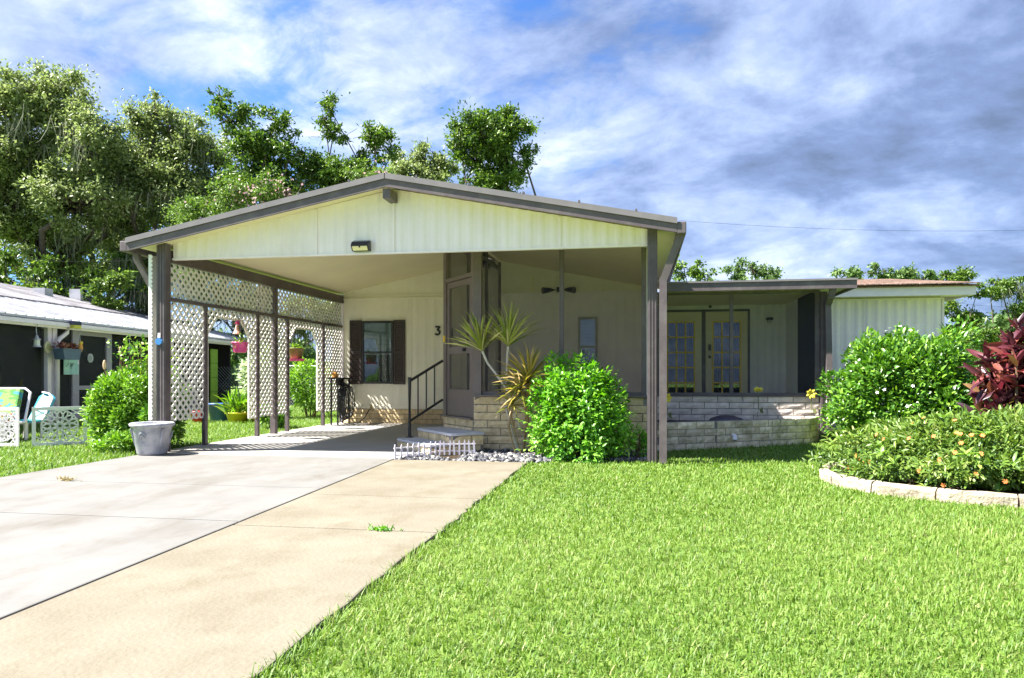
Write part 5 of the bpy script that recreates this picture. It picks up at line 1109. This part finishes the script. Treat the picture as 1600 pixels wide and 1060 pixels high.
def tree(name, label, base, blobs, m, nleaf, L, trunk=.35, moss=0, group='trees behind the houses', gap=.34, cl=9, bark=BARK, bare=0):
    """blobs: (centre, radius xyz). Limbs run from the trunk to each blob, twigs to each leaf clump."""
    base = np.array(base, float); t = thing(name, label, 'tree', tuple(base), group)
    vol = np.array([(r[0]*r[1]*r[2])**(2/3) for _, r in blobs]); nn = np.maximum(9, (cl*len(blobs)*vol/vol.sum()).astype(int))
    top = np.mean([c for c, _ in blobs], 0); lo = min(c[2]-r[2] for c, r in blobs); fork = base+(top-base)*np.array((.35, .35, 0)); fork[2] = max(base[2]+1.2, min(lo+.6, base[2]+(top[2]-base[2])*.5))
    b = MB(); mid = (base+fork)/2+np.array((random.uniform(-.2, .2), 0, 0)); b.tube([base-np.array((0, 0, .1)), base+np.array((0, 0, .3)), mid, fork], [trunk*1.35, trunk, trunk*.85, trunk*.75], 8)
    P, U, K, RV = [], [], [], []; ms = []
    for (c, r), n in zip(blobs, nn):
        c, r = np.array(c, float), np.array(r, float); k1 = fork+(c-fork)*.45+rng.normal(size=3)*.12*np.linalg.norm(c-fork)*np.array((1, 1, .5)); rr = trunk*.36*min(1, (r.mean()/1.5)**.8)
        b.tube([fork, k1, c-np.array((0, 0, r[2]*.25)), c+np.array((0, 0, r[2]*.45))], [rr, rr*.75, rr*.45, rr*.15], 6)
        v = unit(n); cc = c+v*r*(rng.uniform(.2, 1.18, (n, 1))**.7)*(1-gap*.3); rad = r.mean()*gap*rng.uniform(.45, 1.25, n)
        for q, ra in zip(cc, rad):
            s0 = c+(q-c)*.15-np.array((0, 0, r[2]*.2)); mdl = (s0+q)/2+rng.normal(size=3)*ra*.3; b.tube([s0, mdl, q], [rr*.28+.012, rr*.18+.008, .006], 4)
            nl = max(10, int(nleaf*(ra**2)/sum([(rq.mean()*gap)**2*nq for (_, rq), nq in zip([(0, np.array(x[1])) for x in blobs], nn)])))
            u = unit(nl); rad_ = np.abs(rng.normal(0, .62, nl))+.05*rng.random(nl)
            P.append(q+u*(rad_*ra)[:, None]*np.array((1.2, 1.2, .75))*(1+.35*(rng.random(3)-.5))); U.append(u); RV.append(np.clip(rng.random(nl)*.75+random.random()*.28, 0, 1))
            if moss and random.random() < moss: ms.append((q, ra))
        if bare:
            for _ in range(bare):
                e = unit(1)[0]*np.array((1, 1, .7)); b.tube([c, c+e*r*.7, c+e*r*1.15+rng.normal(size=3)*.1], [rr*.3, rr*.15, .008], 4)
    b.build('trunk', bark, t, True)
    P, U, RV = np.concatenate(P), np.concatenate(U), np.concatenate(RV); n = len(P)
    leafmesh('crown', P, norm(U*.7+rng.normal(size=(n, 3))*.7), U*.5+np.array((0, 0, .7))+rng.normal(size=(n, 3))*.5, L*rng.uniform(.6, 1.25, n), L*.5*rng.uniform(.7, 1.2, n), T_SIMPLE, m, t, RV, 'stuff')
    if ms:
        mp_, md = [], []
        for q, ra in ms:
            k = 30; off = rng.normal(size=(k, 3))*ra*np.array((.7, .7, .15)); mp_.append(q+off-np.array((0, 0, ra*.3))); md.append(np.tile((0, 0, -1.), (k, 1))+rng.normal(size=(k, 3))*.22)
        mp_, md = np.concatenate(mp_), np.concatenate(md); n = len(mp_)
        leafmesh('moss', mp_, md, unit(n)*np.array((1, 1, .1)), rng.uniform(.5, 1.5, n), rng.uniform(.015, .04, n), T_BLADE, MOSS, t, None, 'stuff')
    return t
def B(px, py, rpx, rpy, d, deep=1.0): s = d/1150; return (W(px, py, d), (rpx*s, rpx*s*deep, rpy*s))
def gb(px, d): p = W(px, 585, d); return (p[0], p[1], -.05)
tree('live_oak', 'tall pale green live oak at the far left behind the neighbour roof', gb(60, 29), [B(20, 160, 55, 55, 28), B(85, 165, 75, 55, 29), B(140, 215, 60, 60, 28), B(-20, 240, 70, 70, 28), B(60, 250, 70, 60, 29), B(120, 310, 70, 55, 28), B(20, 340, 60, 60, 29), B(170, 270, 40, 60, 30), B(90, 390, 60, 45, 29)], OAK, 85000, .17, .42, .05, cl=34, gap=.34)
tree('live_oak', 'moss hung live oak left of the carport roof', gb(235, 31), [B(245, 190, 55, 38, 31), B(290, 225, 48, 50, 31), B(210, 240, 55, 50, 32), B(340, 260, 40, 45, 32), B(255, 290, 70, 50, 31), B(190, 350, 60, 50, 32), B(300, 330, 60, 50, 31), B(235, 400, 55, 45, 31), B(360, 320, 45, 45, 31)], OAK, 85000, .17, .40, .07, cl=34, gap=.34)
tree('live_oak', 'grey green live oak filling the gap behind the two left oaks', gb(150, 37), [B(60, 290, 70, 60, 37), B(160, 280, 60, 60, 37), B(250, 320, 70, 60, 37), B(330, 330, 60, 60, 37), B(110, 390, 70, 55, 37), B(10, 400, 60, 55, 37), B(220, 410, 70, 50, 37), B(320, 410, 60, 50, 37)], OAK, 42000, .24, .4, .05, cl=24, gap=.36)
tree('dark_oak', 'dark branchy oak with bare limbs rising behind the left roof slope', gb(420, 27), [B(343, 150, 20, 16, 27), B(340, 172, 16, 12, 27), B(366, 190, 36, 24, 27), B(430, 185, 34, 20, 27), B(390, 235, 50, 35, 27), B(450, 240, 30, 40, 27), B(415, 285, 60, 30, 27), B(460, 300, 40, 30, 27)], OAKD, 30000, .15, .3, 0, gap=.34, cl=20, bare=4)
tree('dark_oak', 'twisted dark oak above the carport ridge with a thin left spire', gb(525, 28), [B(514, 162, 20, 20, 28), B(508, 185, 20, 14, 28), B(520, 210, 26, 24, 28), B(588, 215, 32, 30, 28), B(565, 250, 32, 26, 28), B(500, 265, 40, 34, 28), B(545, 285, 60, 28, 28), B(610, 240, 14, 20, 28)], OAKD, 26000, .15, .28, 0, gap=.34, cl=20, bare=5)
tree('oak', 'lower green oak between the two dark oaks behind the ridge', gb(655, 33), [B(625, 260, 25, 22, 33), B(665, 250, 30, 25, 33), B(690, 270, 30, 24, 33), B(640, 285, 50, 25, 33)], OAK, 16000, .17, .25, 0, cl=20, gap=.34)
tree('dark_oak', 'round dark oak just right of the carport ridge', gb(775, 30), [B(760, 215, 55, 38, 30), B(806, 200, 34, 30, 30), B(825, 240, 18, 14, 30), B(720, 225, 22, 18, 30), B(745, 250, 40, 36, 30), B(795, 260, 34, 34, 30), B(770, 290, 50, 25, 30), B(780, 185, 30, 18, 30)], OAKD, 30000, .16, .3, 0, gap=.32, cl=24, bare=3)
MY = tree('crape_myrtle', 'light green flowering tree with pink blossoms over the left roof slope', gb(390, 22.5), [B(360, 300, 40, 25, 22.5), B(410, 295, 38, 22, 22.5), B(300, 330, 40, 25, 22.5), B(450, 300, 30, 18, 22.5), B(340, 350, 60, 30, 22.5), B(560, 275, 28, 12, 24), B(600, 270, 22, 10, 24)], BRG, 22000, .10, .12, 0, gap=.40, cl=14, bare=3)
q_ = np.concatenate([W(px, py, 22.0)+rng.normal(size=(22, 3))*.2 for px, py in ((372, 296), (432, 288), (453, 295), (392, 318), (590, 268), (398, 303), (330, 330))])
leafmesh('blossom', q_, unit(len(q_)), unit(len(q_)), .09, .07, T_SIMPLE, leafmat('pink_blossom', [(0, (.5, .27, .30)), (1, (.7, .5, .5))], .6, .2, .3), MY, None, 'stuff')
tree('bushy_tree', 'dark bushy tree behind the neighbour shingle roof', gb(60, 30), [B(10, 430, 45, 40, 27), B(70, 440, 45, 35, 27), B(130, 445, 45, 35, 27), B(30, 480, 60, 30, 27)], OAKD, 9000, .19, .2, .2, cl=10)
tree('bushy_tree', 'bright green small tree in front of mossy branches left of the lattice', gb(190, 27), [B(180, 445, 28, 26, 26), B(165, 470, 30, 20, 26)], BRG, 3000, .18, .12, 0, cl=8)
tree('bushy_tree', 'mossy bushy tree against the left lattice post', gb(250, 29), [B(230, 440, 45, 45, 28), B(290, 430, 40, 40, 28), B(215, 400, 40, 30, 29), B(320, 400, 50, 40, 29)], OAKD, 10000, .19, .2, .6, cl=10)
tree('bushy_tree', 'moss draped tree seen through the lattice archways', gb(450, 30), [B(400, 490, 50, 50, 29), B(470, 500, 50, 40, 29), B(350, 490, 40, 45, 30), B(520, 480, 50, 50, 31)], OAK, 9000, .19, .2, .6, cl=10)
tree('oak', 'pale green tree above the left half of the flat porch roof', gb(1090, 36), [B(1070, 425, 28, 20, 36), B(1105, 432, 32, 18, 36), B(1060, 460, 40, 30, 36), B(1120, 460, 40, 20, 36)], BRG, 6000, .2, .2, 0, cl=10, gap=.3)
tree('oak', 'feathery tree above the right half of the flat porch roof', gb(1180, 40), [B(1150, 428, 28, 18, 40), B(1175, 420, 24, 14, 40), B(1208, 426, 18, 16, 40), B(1180, 455, 45, 22, 40)], OAKF, 5500, .21, .2, 0, cl=10, gap=.3)
tree('oak', 'low tree showing above the brown shingle roof', gb(1370, 40), [B(1330, 432, 26, 14, 40), B(1368, 424, 24, 13, 40), B(1410, 434, 30, 12, 40), B(1445, 432, 18, 14, 40)], OAKF, 5000, .21, .2, 0, cl=10, gap=.3)
tree('dark_oak', 'open dark oak directly right of the white shed wall', gb(1490, 44), [B(1488, 432, 28, 16, 44), B(1480, 480, 24, 24, 44), B(1515, 505, 30, 22, 44), B(1490, 535, 34, 25, 44), B(1525, 460, 12, 12, 44)], OAKD, 16000, .2, .3, .08, gap=.34, cl=10, bare=3)
tree('dark_oak', 'open crowned dark oak at the right edge with sky showing through', gb(1560, 46), [B(1562, 440, 30, 12, 46), B(1590, 455, 24, 18, 46), B(1548, 462, 26, 16, 46), B(1605, 490, 34, 20, 46), B(1545, 520, 30, 18, 46), B(1600, 535, 40, 22, 46), B(1570, 555, 40, 22, 46)], OAKD, 18000, .2, .26, .08, gap=.32, cl=10, bare=3)
shrub('far_shrub', 'grey green shrub between the gardenia and the cordyline', 'bush', tuple(gb(1520, 24)), (1.4, 1.2, 1.9), OAKF, 3500, .16, .07, 30, .3, T_SIMPLE, .3, 6)
shrub('far_shrub', 'yellow green shrub behind the cordyline', 'bush', tuple(gb(1585, 21)), (1.5, 1.2, 1.5), BRG, 3000, .15, .06, 30, .3, T_SIMPLE, .3, 6)
# far wood closing the horizon
n = 60000; xx = rng.uniform(-75, 75, n); hh = 3.2+1.3*np.sin(xx*.31)+.9*np.sin(xx*.83+1)+.6*np.sin(xx*2.1); yb = 58+4*np.sin(xx*.2)+rng.normal(0, 1.6, n)
pos = np.stack([xx, yb, hh*rng.random(n)**.7], 1); o = leafmesh('far_wood', pos, unit(n), unit(n)+np.array((0, -.4, .6)), .6, .34, T_SIMPLE, OAKF, None, np.clip(rng.random(n)*.6+.25*np.sin(xx*1.7), 0, 1)); tag(o, 'far line of woodland closing the horizon behind the house', kind='stuff')
# power lines
for k, (a, b_, lab) in enumerate((((1040, 343, 34), (1640, 359, 34), 'thin overhead power line crossing the sky right of the carport'), ((1480, 470, 40), (1640, 474, 40), 'dark cable running past the trees at the right edge'), ((-40, 392, 24), (250, 402, 24), 'thin cable slung across the oaks at left'))):
    p, q = Vector(W(*a)), Vector(W(*b_)); b = MB(); pts = [p.lerp(q, i/10)-Vector((0, 0, .25*4*(i/10)*(1-i/10))) for i in range(11)]; b.tube(pts, .006, 5); tag(b.build('power_line', mat('cable_rubber', (.03, .03, .03), .95, .05)), lab, 'cable')
